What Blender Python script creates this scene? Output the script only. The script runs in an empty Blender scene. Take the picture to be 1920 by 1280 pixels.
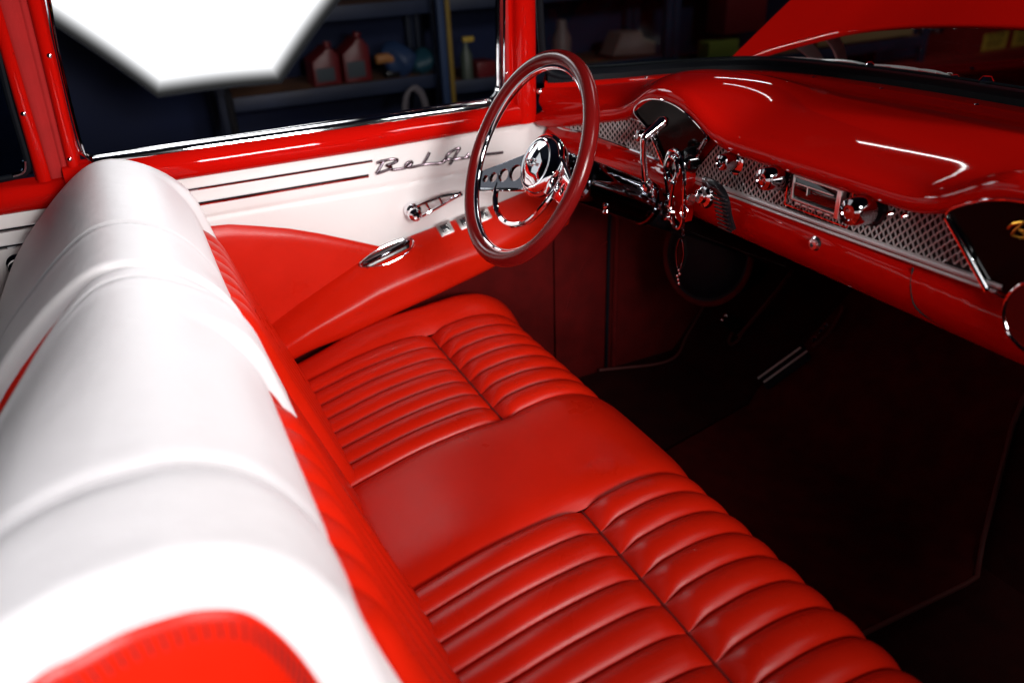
import bpy, bmesh, math, random
import numpy as np
from mathutils import Vector, Matrix
random.seed(4); np.random.seed(4)
R = math.radians
scene = bpy.context.scene
COL = scene.collection

# ------------------------------------------------------------------ camera
CAM = np.array((0.88, 0.0, 1.44))
def cam_axes(yaw, pitch, roll):
    y, p, r = R(yaw), R(pitch), R(roll)
    fw = np.array([-math.sin(y)*math.cos(p), math.cos(y)*math.cos(p), -math.sin(p)])
    rt = np.cross(fw, [0, 0, 1]); rt /= np.linalg.norm(rt)
    up = np.cross(rt, fw)
    return fw, math.cos(r)*rt + math.sin(r)*up, -math.sin(r)*rt + math.cos(r)*up
fw, rt, up = cam_axes(65, 28.5, -2.5)
cd = bpy.data.cameras.new('camera'); cam = bpy.data.objects.new('camera', cd); COL.objects.link(cam)
M = Matrix.Identity(4)
for i in range(3):
    M[i][0], M[i][1], M[i][2], M[i][3] = rt[i], up[i], -fw[i], CAM[i]
cam.matrix_world = M
cd.sensor_width = 36; cd.lens = 1450/1920*36; cd.clip_start = .02; cd.clip_end = 100
cd.dof.use_dof = True; cd.dof.focus_distance = 1.38; cd.dof.aperture_fstop = 2.4
scene.camera = cam

# ------------------------------------------------------------------ world and lamps
w = bpy.data.worlds.new('World'); scene.world = w; w.use_nodes = True
w.node_tree.nodes['Background'].inputs[0].default_value = (.5, .6, .9, 1)
w.node_tree.nodes['Background'].inputs[1].default_value = .004
vs = scene.view_settings
vs.view_transform = 'Standard'; vs.look = 'None'; vs.exposure = 0; vs.gamma = 1
scene.cycles.max_bounces = 8; scene.cycles.use_denoising = True
def area(name, loc, target, size, power, color=(1, 1, 1), sy=None, spread=180):
    l = bpy.data.lights.new(name, 'AREA'); l.energy = power; l.color = color
    l.size = size; l.spread = R(spread)
    if sy: l.shape = 'RECTANGLE'; l.size_y = sy
    o = bpy.data.objects.new(name, l); COL.objects.link(o); o.location = loc
    d = Vector(target) - Vector(loc)
    o.rotation_euler = d.to_track_quat('-Z', 'Y').to_euler()
    return o
area('key_softbox', (1.75, .55, 1.64), (-.79, .30, 1.03), .6, 7.6, (1, .96, .945), spread=58)
area('top_strip', (-.1, 1.25, 2.2), (-.1, -.04, 1.06), 1.3, 2.3, (.97, .97, 1), sy=.35, spread=40)
area('rear_strip', (1.40, -.62, 1.36), (.47, -.16, 1.0), .3, .9, (.97, .97, 1), spread=30)
area('hub_fill', (-3.4, -2.5, 2.3), (-.4, .6, 1.0), 1.8, 7, (.93, .96, 1))  # added unseen fill so the hub cap mirrors something bright
area('hood_fill', (1.7, 1.6, 2.6), (-.1, 2.2, 1.4), .5, 13, (1, .97, .95), spread=100)  # invented light outside the view, put in to lift the raised hood
area('rim_fill', (-2.6, -.15, 2.4), (-.35, .68, 1.2), .5, 3.2, (.95, .97, 1), spread=110)  # added only for the highlight along the top of the wheel rim
area('wall_fill', (-1.9, 5.0, 2.7), (-3.8, 5.6, .4), .5, 3.5, (1, .93, .85), spread=110)  # extra fill added to bring up the dark shelves and notices
area('tube_lamp', (-2.7, 4.3, 2.05), (0, 1.0, 1.1), 1.5, 3, (1, .98, .95), sy=.03)
area('tube_lamp', (-2.75, 4.72, 2.92), (.15, 1.05, 1.1), .9, 1.6, (1, .98, .95), sy=.028)
SOFTBOX = 3.5

# ------------------------------------------------------------------ materials
def mat(name, base, rough=.5, metal=0, coat=0, coat_rough=.03, spec=.5, bump=None, tint=None, sheen=0):
    m = bpy.data.materials.new(name); m.use_nodes = True
    nt = m.node_tree; b = nt.nodes['Principled BSDF']
    b.inputs['Base Color'].default_value = (*base, 1); b.inputs['Roughness'].default_value = rough
    b.inputs['Metallic'].default_value = metal; b.inputs['Coat Weight'].default_value = coat
    b.inputs['Coat Roughness'].default_value = coat_rough; b.inputs['Specular IOR Level'].default_value = spec
    if sheen: b.inputs['Sheen Weight'].default_value = sheen
    tc = nt.nodes.new('ShaderNodeTexCoord')
    if tint:                                   # slow colour variation: (scale, amount)
        n = nt.nodes.new('ShaderNodeTexNoise'); n.inputs['Scale'].default_value = tint[0]; n.inputs['Detail'].default_value = 6
        nt.links.new(tc.outputs['Object'], n.inputs['Vector'])
        mr = nt.nodes.new('ShaderNodeMapRange'); mr.inputs['From Min'].default_value = .3; mr.inputs['From Max'].default_value = .7
        mr.inputs['To Min'].default_value = 1-tint[1]; mr.inputs['To Max'].default_value = 1+tint[1]
        nt.links.new(n.outputs['Fac'], mr.inputs['Value'])
        mx = nt.nodes.new('ShaderNodeMix'); mx.data_type = 'RGBA'; mx.blend_type = 'MULTIPLY'; mx.inputs['Factor'].default_value = 1
        mx.inputs['A'].default_value = (*base, 1); nt.links.new(mr.outputs['Result'], mx.inputs['B'])
        nt.links.new(mx.outputs['Result'], b.inputs['Base Color'])
        rr = nt.nodes.new('ShaderNodeMapRange'); rr.inputs['From Min'].default_value = .3; rr.inputs['From Max'].default_value = .7
        rr.inputs['To Min'].default_value = max(rough-.05, .01); rr.inputs['To Max'].default_value = rough+.05
        nt.links.new(n.outputs['Fac'], rr.inputs['Value']); nt.links.new(rr.outputs['Result'], b.inputs['Roughness'])
    if bump:                                   # list of (kind, scale, distance)
        prev = None
        for kind, sc, dist in bump:
            if kind == 'v':
                t = nt.nodes.new('ShaderNodeTexVoronoi'); out = t.outputs['Distance']
            else:
                t = nt.nodes.new('ShaderNodeTexNoise'); t.inputs['Detail'].default_value = 4; out = t.outputs['Fac']
            t.inputs['Scale'].default_value = sc
            nt.links.new(tc.outputs['Object'], t.inputs['Vector'])
            bp = nt.nodes.new('ShaderNodeBump'); bp.inputs['Distance'].default_value = dist; bp.inputs['Strength'].default_value = 1
            nt.links.new(out, bp.inputs['Height'])
            if prev: nt.links.new(prev.outputs['Normal'], bp.inputs['Normal'])
            prev = bp
        nt.links.new(prev.outputs['Normal'], b.inputs['Normal'])
    return m
LEATHER = [('v', 900, .00012), ('n', 38, .0004)]
M_red = mat('red_leather', (.55, .0105, .002), .31, spec=.27, bump=LEATHER, tint=(9, .06))
M_white = mat('white_leather', (.80, .765, .77), .40, spec=.4, bump=[('v', 900, .0002), ('n', 30, .0012)], tint=(6, .02))
M_vinyl_w = mat('white_door_vinyl', (.78, .745, .735), .45, spec=.4, bump=[('v', 700, .0001), ('n', 14, .0015)], tint=(5, .02))
M_paint = mat('red_paint', (.50, .004, .002), .5, coat=.55, coat_rough=.03, spec=.0, bump=[('n', 6, .0006)], tint=(4, .03))
M_cloth = mat('red_suede_trim', (.40, .016, .016), .85, spec=.2, bump=[('n', 400, .0004)], tint=(14, .14))
M_rim = mat('red_wheel_leather', (.13, .004, .004), .20, spec=.28, bump=[('v', 900, .00005)])
M_chrome = mat('chrome', (.86, .87, .9), .05, metal=1, bump=[('n', 30, .0001)])
M_satin = mat('satin_chrome', (.72, .71, .72), .22, metal=1)
M_knob = mat('deep_chrome', (.42, .40, .42), .06, metal=1)
M_colm = mat('darkened_polished_chrome', (.16, .165, .19), .07, metal=1)  # dark polished chrome; on the left spoke it stands in for dark reflections
M_dchrome = mat('chrome_dark_reflection', (.17, .13, .15), .16, metal=1)  # chrome with the dark surroundings it mirrors put into its base colour
M_fan = mat('dark_gauge_glass', (.004, .003, .003), .12, spec=.07)
M_silver = mat('silver_finish', (.80, .79, .79), .32, metal=.55)
M_alu = mat('brushed_aluminium', (.88, .86, .85), .34, metal=1, tint=(60, .08))
M_rubber = mat('black_rubber', (.004, .005, .008), .55, spec=.12, bump=[('n', 50, .0004)])
M_black = mat('black_plastic', (.008, .008, .010), .25)
M_gloss = mat('black_gloss', (.003, .003, .004), .04, coat=1)
M_kick = mat('red_kick_carpet', (.085, .003, .003), .85, spec=.1, bump=[('n', 500, .002)], tint=(20, .2))
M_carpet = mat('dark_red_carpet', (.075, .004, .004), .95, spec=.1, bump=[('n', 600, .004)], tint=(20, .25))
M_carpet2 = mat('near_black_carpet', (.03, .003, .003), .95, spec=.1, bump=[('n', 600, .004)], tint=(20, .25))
M_pipe = mat('red_carpet_binding', (.09, .008, .006), .7)
M_gold = mat('gold_script', (.75, .38, .05), .3, metal=1)
M_thread = mat('grey_thread', (.42, .40, .41), .7)
M_stitch = mat('red_thread', (.14, .003, .002), .6)
M_dark = mat('dark_steel', (.03, .03, .035), .4, metal=.6)
M_wall = mat('garage_wall_paint', (.006, .013, .055), .8, tint=(2, .2))
M_floor = mat('garage_concrete', (.02, .022, .03), .6, bump=[('n', 30, .002)], tint=(2, .25))
M_shelf = mat('blue_grey_shelf_steel', (.015, .024, .06), .5, tint=(5, .2))
M_wood = mat('brown_shelf_board', (.16, .07, .035), .7, tint=(8, .25))
M_yel = mat('yellow_post_paint', (.26, .16, .02), .5, tint=(6, .15))
M_can = mat('red_can_plastic', (.15, .010, .014), .4)
M_label = mat('grey_paper_label', (.05, .065, .08), .7)
M_blue = mat('blue_plastic', (.02, .045, .12), .5)
M_bag = mat('pale_plastic_bag', (.16, .14, .16), .5, bump=[('n', 20, .01)])
M_box = mat('pale_pink_carton', (.18, .11, .10), .8)
M_green = mat('green_carton', (.18, .24, .03), .7)
M_tan = mat('tan_cardboard', (.30, .19, .09), .8)
M_sign = mat('yellow_sign_paint', (.55, .36, .05), .6)
M_ink = mat('black_ink', (.01, .01, .01), .6)
M_fab = mat('black_softbox_fabric', (.012, .014, .022), .7)

def glass(name, tint=(.9, .95, .95), k=1.0):
    m = bpy.data.materials.new(name); m.use_nodes = True
    nt = m.node_tree; nt.nodes.clear()
    o = nt.nodes.new('ShaderNodeOutputMaterial'); mix = nt.nodes.new('ShaderNodeMixShader')
    tr = nt.nodes.new('ShaderNodeBsdfTransparent'); gl = nt.nodes.new('ShaderNodeBsdfGlossy'); fr = nt.nodes.new('ShaderNodeFresnel')
    tr.inputs[0].default_value = (*tint, 1); gl.inputs['Roughness'].default_value = .01; fr.inputs['IOR'].default_value = 1.2
    nt.links.new(fr.outputs[0], mix.inputs[0]); nt.links.new(tr.outputs[0], mix.inputs[1]); nt.links.new(gl.outputs[0], mix.inputs[2])
    nt.links.new(mix.outputs[0], o.inputs[0]); return m
M_glass = glass('window_glass'); M_glass_d = glass('tinted_window_glass', (.35, .42, .5))

def emit_octagon(name, apothem):
    """Lamp diffuser: even white, fading towards its seam, the fade widened to paint a soft halo."""
    m = bpy.data.materials.new(name); m.use_nodes = True
    nt = m.node_tree; nt.nodes.clear()
    o = nt.nodes.new('ShaderNodeOutputMaterial'); e = nt.nodes.new('ShaderNodeEmission')
    at = nt.nodes.new('ShaderNodeAttribute'); at.attribute_name = 'edge_fade'
    mu = nt.nodes.new('ShaderNodeMath'); mu.operation = 'MULTIPLY'; mu.inputs[1].default_value = SOFTBOX
    nt.links.new(at.outputs['Fac'], mu.inputs[0]); nt.links.new(mu.outputs[0], e.inputs['Strength'])
    e.inputs['Color'].default_value = (.97, .98, 1, 1)
    nt.links.new(e.outputs[0], o.inputs[0]); return m

# ------------------------------------------------------------------ builders
def link(name, me, m=None, parent=None, smooth=True, sharp=35):
    if m is not None: me.materials.append(m)
    o = bpy.data.objects.new(name, me); COL.objects.link(o)
    if smooth and len(me.polygons):
        me.polygons.foreach_set('use_smooth', [True]*len(me.polygons))
        if sharp: me.set_sharp_from_angle(angle=R(sharp))
    if parent is not None:
        o.parent = parent
        o.matrix_parent_inverse = Matrix.Translation(parent.matrix_world.translation).inverted() if parent.type == 'EMPTY' else Matrix.Identity(4)
    return o
def raw(name, v, f, m=None, parent=None, smooth=True, sharp=35):
    me = bpy.data.meshes.new(name); me.from_pydata([tuple(map(float, p)) for p in v], [], [tuple(map(int, q)) for q in f]); me.update()
    bm = bmesh.new(); bm.from_mesh(me); bmesh.ops.recalc_face_normals(bm, faces=bm.faces); bm.to_mesh(me); bm.free()
    return link(name, me, m, parent, smooth, sharp)
class MB:
    """collects pieces of ONE mesh"""
    def __init__(s): s.v, s.f = [], []
    def add(s, v, f):
        k = len(s.v); s.v += [tuple(map(float, p)) for p in v]; s.f += [tuple(int(i)+k for i in q) for q in f]; return s
    def box(s, c, d, rz=0, bev=0, M=None):
        bm = bmesh.new(); bmesh.ops.create_cube(bm, size=1)
        bmesh.ops.scale(bm, vec=d, verts=bm.verts)
        if bev: bmesh.ops.bevel(bm, geom=bm.edges[:], offset=bev, segments=2, affect='EDGES', profile=.6)
        T = Matrix.Translation(c) @ (M if M is not None else Matrix.Rotation(rz, 4, 'Z'))
        bm.transform(T); bm.verts.index_update()
        s.add([v.co for v in bm.verts], [[v.index for v in f.verts] for f in bm.faces]); bm.free(); return s
    def tube(s, pts, r, seg=10, closed=False, flat=None, cap=True):
        v, f = tube_mesh(pts, r, seg, closed, flat, cap); return s.add(v, f)
    def lathe(s, prof, o, axis, seg=28):
        v, f = lathe_mesh(prof, o, axis, seg); return s.add(v, f)
    def prism(s, outline, frame, d0, d1, bev=0, holes=()):
        v, f = prism_mesh(outline, frame, d0, d1, bev); return s.add(v, f)
    def build(s, name, m, parent=None, smooth=True, sharp=35):
        return raw(name, s.v, s.f, m, parent, smooth, sharp)
def grid_faces(nu, nv, cu=False, cv=False, base=0):
    f = []
    for i in range(nu if cu else nu-1):
        for j in range(nv if cv else nv-1):
            a, b = i, (i+1) % nu; c, d = j, (j+1) % nv
            f.append((base+a*nv+c, base+b*nv+c, base+b*nv+d, base+a*nv+d))
    return f
def grid(name, P, m, parent=None, cu=False, cv=False, sharp=50):
    nu, nv = P.shape[:2]
    return raw(name, P.reshape(-1, 3), grid_faces(nu, nv, cu, cv), m, parent, True, sharp)
def tube_mesh(pts, r, seg=10, closed=False, flat=None, cap=True):
    P = np.array(pts, float); n = len(P); rs = np.full(n, r) if np.isscalar(r) else np.array(r, float)
    if closed: T = np.roll(P, -1, 0) - np.roll(P, 1, 0)
    else: T = np.gradient(P, axis=0)
    T /= np.linalg.norm(T, axis=1)[:, None] + 1e-12
    ref = np.array([0, 0, 1.]) if abs(T[0][2]) < .9 else np.array([1., 0, 0])
    N = np.cross(T[0], ref); N /= np.linalg.norm(N); V = []
    for i in range(n):
        N = N - T[i]*(N@T[i]); N /= np.linalg.norm(N); B = np.cross(T[i], N)
        for k in range(seg):
            a = 2*math.pi*k/seg
            d = math.cos(a)*N + math.sin(a)*B
            if flat is not None:
                fd = np.array(flat[:3]); d = d - fd*(d@fd)*(1-flat[3])
            V.append(P[i] + rs[i]*d)
    F = grid_faces(n, seg, closed, True)
    if cap and not closed: F += [tuple(range(seg))[::-1], tuple(range((n-1)*seg, n*seg))]
    return V, F
def perp(axis):
    a = np.array(axis, float); a /= np.linalg.norm(a)
    r = np.array([0, 0, 1.]) if abs(a[2]) < .9 else np.array([1., 0, 0])
    u = np.cross(r, a); u /= np.linalg.norm(u); return a, u, np.cross(a, u)
def lathe_mesh(prof, o, axis, seg=28):
    a, u, v_ = perp(axis); V = []; o = np.array(o, float)
    for (r, h) in prof:
        for k in range(seg):
            t = 2*math.pi*k/seg; V.append(o + a*h + max(r, 1e-5)*(math.cos(t)*u + math.sin(t)*v_))
    F = grid_faces(len(prof), seg, False, True)
    F += [tuple(range(seg)), tuple(range((len(prof)-1)*seg, len(prof)*seg))]
    return V, F
def prism_mesh(outline, frame, d0, d1, bev=0):
    """outline (a,b) in frame (o,A,B,N) extruded from d0 to d1 along N, front edge chamfered"""
    o, A, B, N = [np.array(q, float) for q in frame]; n = len(outline); ol = np.array(outline, float)
    cen = ol.mean(0); V = []
    rings = [(0, d0), (0, d1-bev if bev else d1)]
    if bev:
        rings += [(bev*.35, d1-bev*.3), (bev, d1)]
    nx = np.roll(ol, -1, 0) - ol; pv = ol - np.roll(ol, 1, 0)
    def nrm(e): q = np.stack([-e[:, 1], e[:, 0]], 1); return q/(np.linalg.norm(q, axis=1)[:, None]+1e-12)
    inn = nrm(nx) + nrm(pv); inn /= np.linalg.norm(inn, axis=1)[:, None]+1e-12
    ar = (ol[:, 0]*np.roll(ol[:, 1], -1) - np.roll(ol[:, 0], -1)*ol[:, 1]).sum()
    if ar < 0: inn = -inn
    for off, d in rings:
        for q in ol + inn*off: V.append(o + A*q[0] + B*q[1] + N*d)
    F = grid_faces(len(rings), n, False, True) + [tuple(range(n)), tuple(range((len(rings)-1)*n, len(rings)*n))]
    return V, F
def cr(pts, n, closed=False):
    """Catmull-Rom through pts, n samples, even in parameter length"""
    P = np.array(pts, float)
    Q = np.vstack([P[-1], P, P[0], P[1]]) if closed else np.vstack([2*P[0]-P[1], P, 2*P[-1]-P[-2]])
    out = []
    k = len(P) if closed else len(P)-1
    for i in range(k):
        p0, p1, p2, p3 = Q[i:i+4]
        for t in np.linspace(0, 1, 24, endpoint=False):
            out.append(.5*((2*p1)+(-p0+p2)*t+(2*p0-5*p1+4*p2-p3)*t*t+(-p0+3*p1-3*p2+p3)*t**3))
    out.append(P[0] if closed else P[-1]); out = np.array(out)
    L = np.r_[0, np.cumsum(np.linalg.norm(np.diff(out, axis=0), axis=1))]
    s = np.linspace(0, L[-1], n+1 if closed else n)
    r = np.stack([np.interp(s, L, out[:, d]) for d in range(P.shape[1])], 1)
    return r[:-1] if closed else r
def sm(a, b, x): t = np.clip((x-a)/(b-a), 0, 1); return t*t*(3-2*t)
def empty(name, loc=(0, 0, 0), label=None, cat=None, group=None):
    o = bpy.data.objects.new(name, None); COL.objects.link(o); o.location = loc; o.empty_display_size = .1
    bpy.context.view_layer.update()
    return tag(o, label, cat, group)
def tag(o, label=None, cat=None, group=None, kind=None):
    if label: o['label'] = label
    if cat: o['category'] = cat
    if group: o['group'] = group
    if kind: o['kind'] = kind
    return o
def instance(o, name, parent, M):
    c = o.copy(); COL.objects.link(c); c.name = name; c.parent = parent; c.matrix_parent_inverse = o.matrix_parent_inverse.copy()
    c.matrix_local = M; return c
def text_mesh(body, size, extrude, frame, spacing=1, shear=0):
    cu = bpy.data.curves.new('lettering', 'FONT'); cu.body = body; cu.size = size; cu.extrude = extrude; cu.shear = shear
    cu.space_line = spacing
    o = bpy.data.objects.new('lettering', cu); COL.objects.link(o); bpy.context.view_layer.update()
    me = bpy.data.meshes.new_from_object(o.evaluated_get(bpy.context.evaluated_depsgraph_get()))
    bpy.data.objects.remove(o)
    p, A, B, N = [np.array(q, float) for q in frame]
    v = [p + A*x.co[0] + B*x.co[1] + N*x.co[2] for x in me.vertices]; f = [tuple(q.vertices) for q in me.polygons]
    bpy.data.meshes.remove(me); return v, f

CAR = empty('vintage_car', (0, 0.3, 0), 'red and white vintage car with a front bench seat, its bonnet raised', 'car')

# ================================================================== SEAT CUSHION
# pleat borders across the bench (X): driver set, passenger set
DRV = np.linspace(-.632, -.240, 8)
PAS = np.linspace(.050, .598, 11)
XL, XR = -.742, .66
CP = cr([(.10, .520), (.14, .538), (.18, .556), (.26, .578), (.34, .596), (.43, .606), (.50, .604), (.545, .615), (.60, .621), (.655, .612), (.70, .584),
         (.728, .540), (.738, .49), (.732, .42), (.715, .34), (.69, .30)], 150)
CN = np.gradient(CP, axis=0); CN = np.stack([-CN[:, 1], CN[:, 0]], 1); CN /= np.linalg.norm(CN, axis=1)[:, None]
SEAM = int(np.argmin(abs(CP[:, 0]-.497) + (CP[:, 1] < .55)*9))
def cushion_piece(xs, i0, i1, kind, ea=True, eb=True):
    """xs: X samples, rows i0..i1 of the profile; kind 'pleat' or 'smooth'"""
    xa, xb = xs[0], xs[-1]; idx = np.arange(i0, i1+1)
    P = np.zeros((len(xs), len(idx), 3))
    L = np.r_[0, np.cumsum(np.linalg.norm(np.diff(CP, axis=0), axis=1))]
    for a, x in enumerate(xs):
        t = (x-xa)/(xb-xa)
        if kind == 'pleat':
            prof = (1-abs(2*t-1)**2.2)**.62
            d = np.abs(L[idx]-L[SEAM])
            off = (.0160-.006*sm(.66, .73, CP[idx, 0]))*prof*np.minimum(1, (d/.035))**.5 - .004*np.exp(-(d/.012)**2)
            wob = .0004*np.sin(idx*.13+xa*90)*prof
            off = off+wob
        else:
            da = (x-xa) if ea else 9; db = (xb-x) if eb else 9
            e = min(da, db)
            off = .017*(1-math.exp(-(e/.018))) + .010*np.exp(-((L[idx]-L[SEAM])/.045)**2)*(1-math.exp(-(e/.03)))
            ind = 0.0
        q = CP[idx] + CN[idx]*off[:, None]
        z = q[:, 1].copy(); 
        # rounded outer end
        e = (x-XL)
        if e < .05: z -= .05*(1-math.sqrt(max(0, 1-(1-e/.05)**2)))
        # crown of the driver's edge
        P[a, :, 0] = x; P[a, :, 1] = q[:, 0]; P[a, :, 2] = z + .018*sm(-.60, -.70, x)*sm(.2, .45, q[:, 0])
    return P
n = len(CP)-1
xs = XL + (DRV[0]-XL)*np.linspace(0, 1, 16)**1.6
P = cushion_piece(xs, 0, n, 'smooth', False, True)
wall = np.repeat(P[:1], 3, 0); wall[0, :, 2] = .28; wall[1, :, 2] = .5*wall[1, :, 2]+.14
P = np.concatenate([wall[:2], P], 0)
cush = grid('seat_cushion', P, M_red, CAR)
xs = np.linspace(DRV[-1], PAS[0], 34)
grid('center_panel', cushion_piece(xs, 0, n, 'smooth'), M_red, cush)
for br in (DRV, PAS):
    for k in range(len(br)-1):
        xs = br[k] + (br[k+1]-br[k])*(.5-.5*np.cos(np.linspace(0, math.pi, 19)))
        grid('pleat', cushion_piece(xs, 0, SEAM, 'pleat'), M_red, cush)
        grid('bolster_pleat', cushion_piece(xs, SEAM, n, 'pleat'), M_red, cush)
xs = np.linspace(PAS[-1], XR, 8)
grid('end_panel', cushion_piece(xs, 0, n, 'smooth', True, False), M_red, cush)
# stitched seams where the pleated field meets the front roll
for br in (DRV, PAS):
    MB().tube([(x, CP[SEAM][0], CP[SEAM][1]-.0025) for x in np.linspace(br[0], br[-1], 40)], .0022, 6).build('seam', M_stitch, cush)

# ================================================================== SEAT BACK (two halves)
BP = cr([(.192, .50), (.186, .555), (.165, .62), (.135, .71), (.105, .80), (.082, .88), (.068, .94), (.055, .99), (.024, 1.043), (-.015, 1.073), (-.06, 1.084),
         (-.105, 1.071), (-.175, 1.014), (-.255, .925), (-.325, .79), (-.36, .60), (-.37, .42)], 190)
BN = np.gradient(BP, axis=0); BN = np.stack([BN[:, 1], -BN[:, 0]], 1); BN /= np.linalg.norm(BN, axis=1)[:, None]
TOPI = int(np.argmax(BP[:, 1])); BL = np.r_[0, np.cumsum(np.linalg.norm(np.diff(BP, axis=0), axis=1))]
def bprof(s): return np.stack([np.interp(s, BL, BP[:, d]) for d in (0, 1)], -1)
def bnorm(s): return np.stack([np.interp(s, BL, BN[:, d]) for d in (0, 1)], -1)
def s_of_z(z): return np.interp(z, BP[:TOPI+1, 1], BL[:TOPI+1])
def zb(x):
    """height of the white border on the front of the seat back: low tabs at the door and over the centre"""
    a = .943
    z = a - .085*sm(-.635, -.66, x)                       # tab by the door
    z -= .072*sm(-.25, -.035, x)*sm(.035, -.005, x)        # pointed tab over the centre
    z -= .42*sm(.425, .442, x)
    return z
XS0, XS1 = -.742, .462
SPLIT = -.135
def back_off(x, s, xa, xb, ea, eb):
    return 0
def red_front(name, xs, kind, parent):
    P = np.zeros((len(xs), 46, 3)); xa, xb = xs[0], xs[-1]
    for a, x in enumerate(xs):
        s1 = s_of_z(zb(x))+.012; s = np.linspace(0, s1, 46); q = bprof(s); t = (x-xa)/(xb-xa)
        if kind == 'pleat': off = .027*(1-abs(2*t-1)**2.0)**.6*(1-.88*np.exp(-(s1-s)/.022))
        else:
            e = min(x-xa, xb-x); off = .014*(1-math.exp(-e/.015))*(1-.5*np.exp(-(s1-s)/.02))
        q = q + bnorm(s)*(np.asarray(off)+np.zeros(46))[:, None]
        P[a, :, 0] = x; P[a, :, 1] = q[:, 0]; P[a, :, 2] = q[:, 1]
    return grid(name, P, M_red, parent)
def white_cover(name, x0, x1, parent, creases, r1=.045):
    nx = 90
    xs = x0 + (x1-x0)*(.5-.5*np.cos(np.linspace(0, math.pi, nx)))*.35 + (x1-x0)*np.linspace(0, 1, nx)*.65
    xs = np.r_[xs, x1]; nx += 1
    P = np.zeros((nx, 110, 3)); r = .045
    for a, x in enumerate(xs):
        s0 = s_of_z(zb(x)); sr = s_of_z(1.03); s = np.r_[np.linspace(s0, sr, 36, endpoint=False), np.linspace(sr, BL[-1], 70)]; u = 0
        drop = max(r_*(1-math.sqrt(max(0, 1-(1-min(e/r_, 1))**2))) for e, r_ in ((x-x0, .045 if x0 < -.5 else .018), (x1-x, r1)))
        off = np.full(106, .004) - drop + (.026*sm(BL[TOPI], BL[TOPI]+.10, s)*sm(-.1, .35, x) if x1 > .4 else 0)
        tabw = sm(-.645, -.672, x) + sm(-.25, -.06, x)*sm(.030, .002, x)
        off += .014*tabw*sm(1.075, 1.0, np.interp(s, BL, BP[:, 1]))*(s < BL[TOPI])*sm(x0-.02, x0+.05, x)
        if a == nx-1: off -= .05
        # edge rolled under at the border
        off[:4] += np.array([-.012, -.003, 0, 0])
        for (cx, depth, wd, amp, bulge) in creases:
            cxx = cx + amp*(np.interp(s, [s0, BL[TOPI], BL[-1]], [1.0, 0, 0]))
            dd = x-cxx
            off -= depth*np.exp(-(dd/wd)**2)*np.clip(1-.0*u, 0, 1)
            off += bulge*np.exp(-((dd-3.5*wd)/(3*wd))**2)
        q = bprof(s) + bnorm(s)*off[:, None]
        P[a, :106, 0] = x + (-.045*sm(BL[TOPI]-.01, BL[TOPI]+.22, s)*sm(.12, 0, x1-x) if x1 < .4 else .115*sm(BL[TOPI]-.02, BL[TOPI]+.22, s)*sm(.3, 0, (x-x0))); P[a, :106, 1] = q[:, 0]; P[a, :106, 2] = q[:, 1]
        P[a, 106:, :] = P[a, 105, :]
    return grid(name, P[:, :106], M_white, parent, sharp=70)
def cover_seam(x, parent, amp=0):
    s = np.linspace(s_of_z(zb(x))+.004, BL[-1]*.95, 90); q = bprof(s)+bnorm(s)*.0012
    if parent.name.endswith('001'): q = q + bnorm(s)*(.026*sm(BL[TOPI], BL[TOPI]+.10, s)*sm(-.1, .35, x))[:, None]
    sh = .115*sm(BL[TOPI]-.02, BL[TOPI]+.22, s)*sm(.3, 0, (x-SPLIT-.006)) if x > SPLIT else 0*s
    MB().tube([(x+d, p[0], p[1]) for p, d in zip(q, sh)], .0011, 6).build('seam', M_thread, parent)
def end_core(x, parent, name, mat_, inset=.0, out=1, thick=.012):
    """side panel closing the end of a seat back"""
    s = np.linspace(s_of_z(.60), BL[-1], 90); q = bprof(s) - bnorm(s)*inset
    q2 = q
    c = q.mean(0); V = []; F = []
    rings = [(0, 0), (.0, thick*.6), (.10, thick), (.5, thick*1.5), (.9, thick*1.6)]
    for k, d in rings:
        for p in q: w_ = p*(1-k)+c*k; V.append((x+out*d, w_[0], w_[1]))
    F = grid_faces(len(rings), len(q), False, True); F.append(tuple(range((len(rings)-1)*len(q), len(rings)*len(q))))
    return raw(name, V, F, mat_, parent, True, 60)

def seat_back(x0, x1, pleats, creases, smooth_parts, parent):
    first = None
    core_s = np.linspace(0, BL[-1], 60); q = bprof(core_s) - bnorm(core_s)*.02
    P = np.zeros((2, 60, 3))
    for a, x in enumerate((x0+.03, x1-.03)): P[a, :, 0] = x; P[a, :, 1:] = q
    core = grid('seat_back', P, M_red, parent)
    white_cover('top_cover', x0, x1, core, creases, .034 if x1 > .4 else .016)
    for br in pleats:
        for k in range(len(br)-1):
            xs = br[k] + (br[k+1]-br[k])*(.5-.5*np.cos(np.linspace(0, math.pi, 17)))
            red_front('pleat', xs, 'pleat', core)
    for a, b in smooth_parts: red_front('front_panel', np.linspace(a, b, 24), 'smooth', core)
    return core
b1 = seat_back(XS0, SPLIT, [DRV], [(-.305, .004, .0045, .0, .001), (-.70, .003, .004, 0, 0)], [(XS0, DRV[0]), (DRV[-1], SPLIT)], CAR)
b2 = seat_back(SPLIT+.006, XS1, [np.linspace(.050, .43, 8)], [(-.085, .003, .004, .0, .001), (.330, .0035, .011, .0, .001)], [(SPLIT+.006, PAS[0])], CAR)
for x, p in ((-.305, b1), (-.70, b1), (-.085, b2), (.330, b2)): cover_seam(x, p)
end_core(SPLIT-.004, b1, 'side_panel', M_red, .011, 1, .003)
end_core(SPLIT+.036, b2, 'side_panel', M_red, .012, -1, .01)
end_core(XS0+.03, b1, 'side_panel', M_red, .012, -1, .01)
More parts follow.
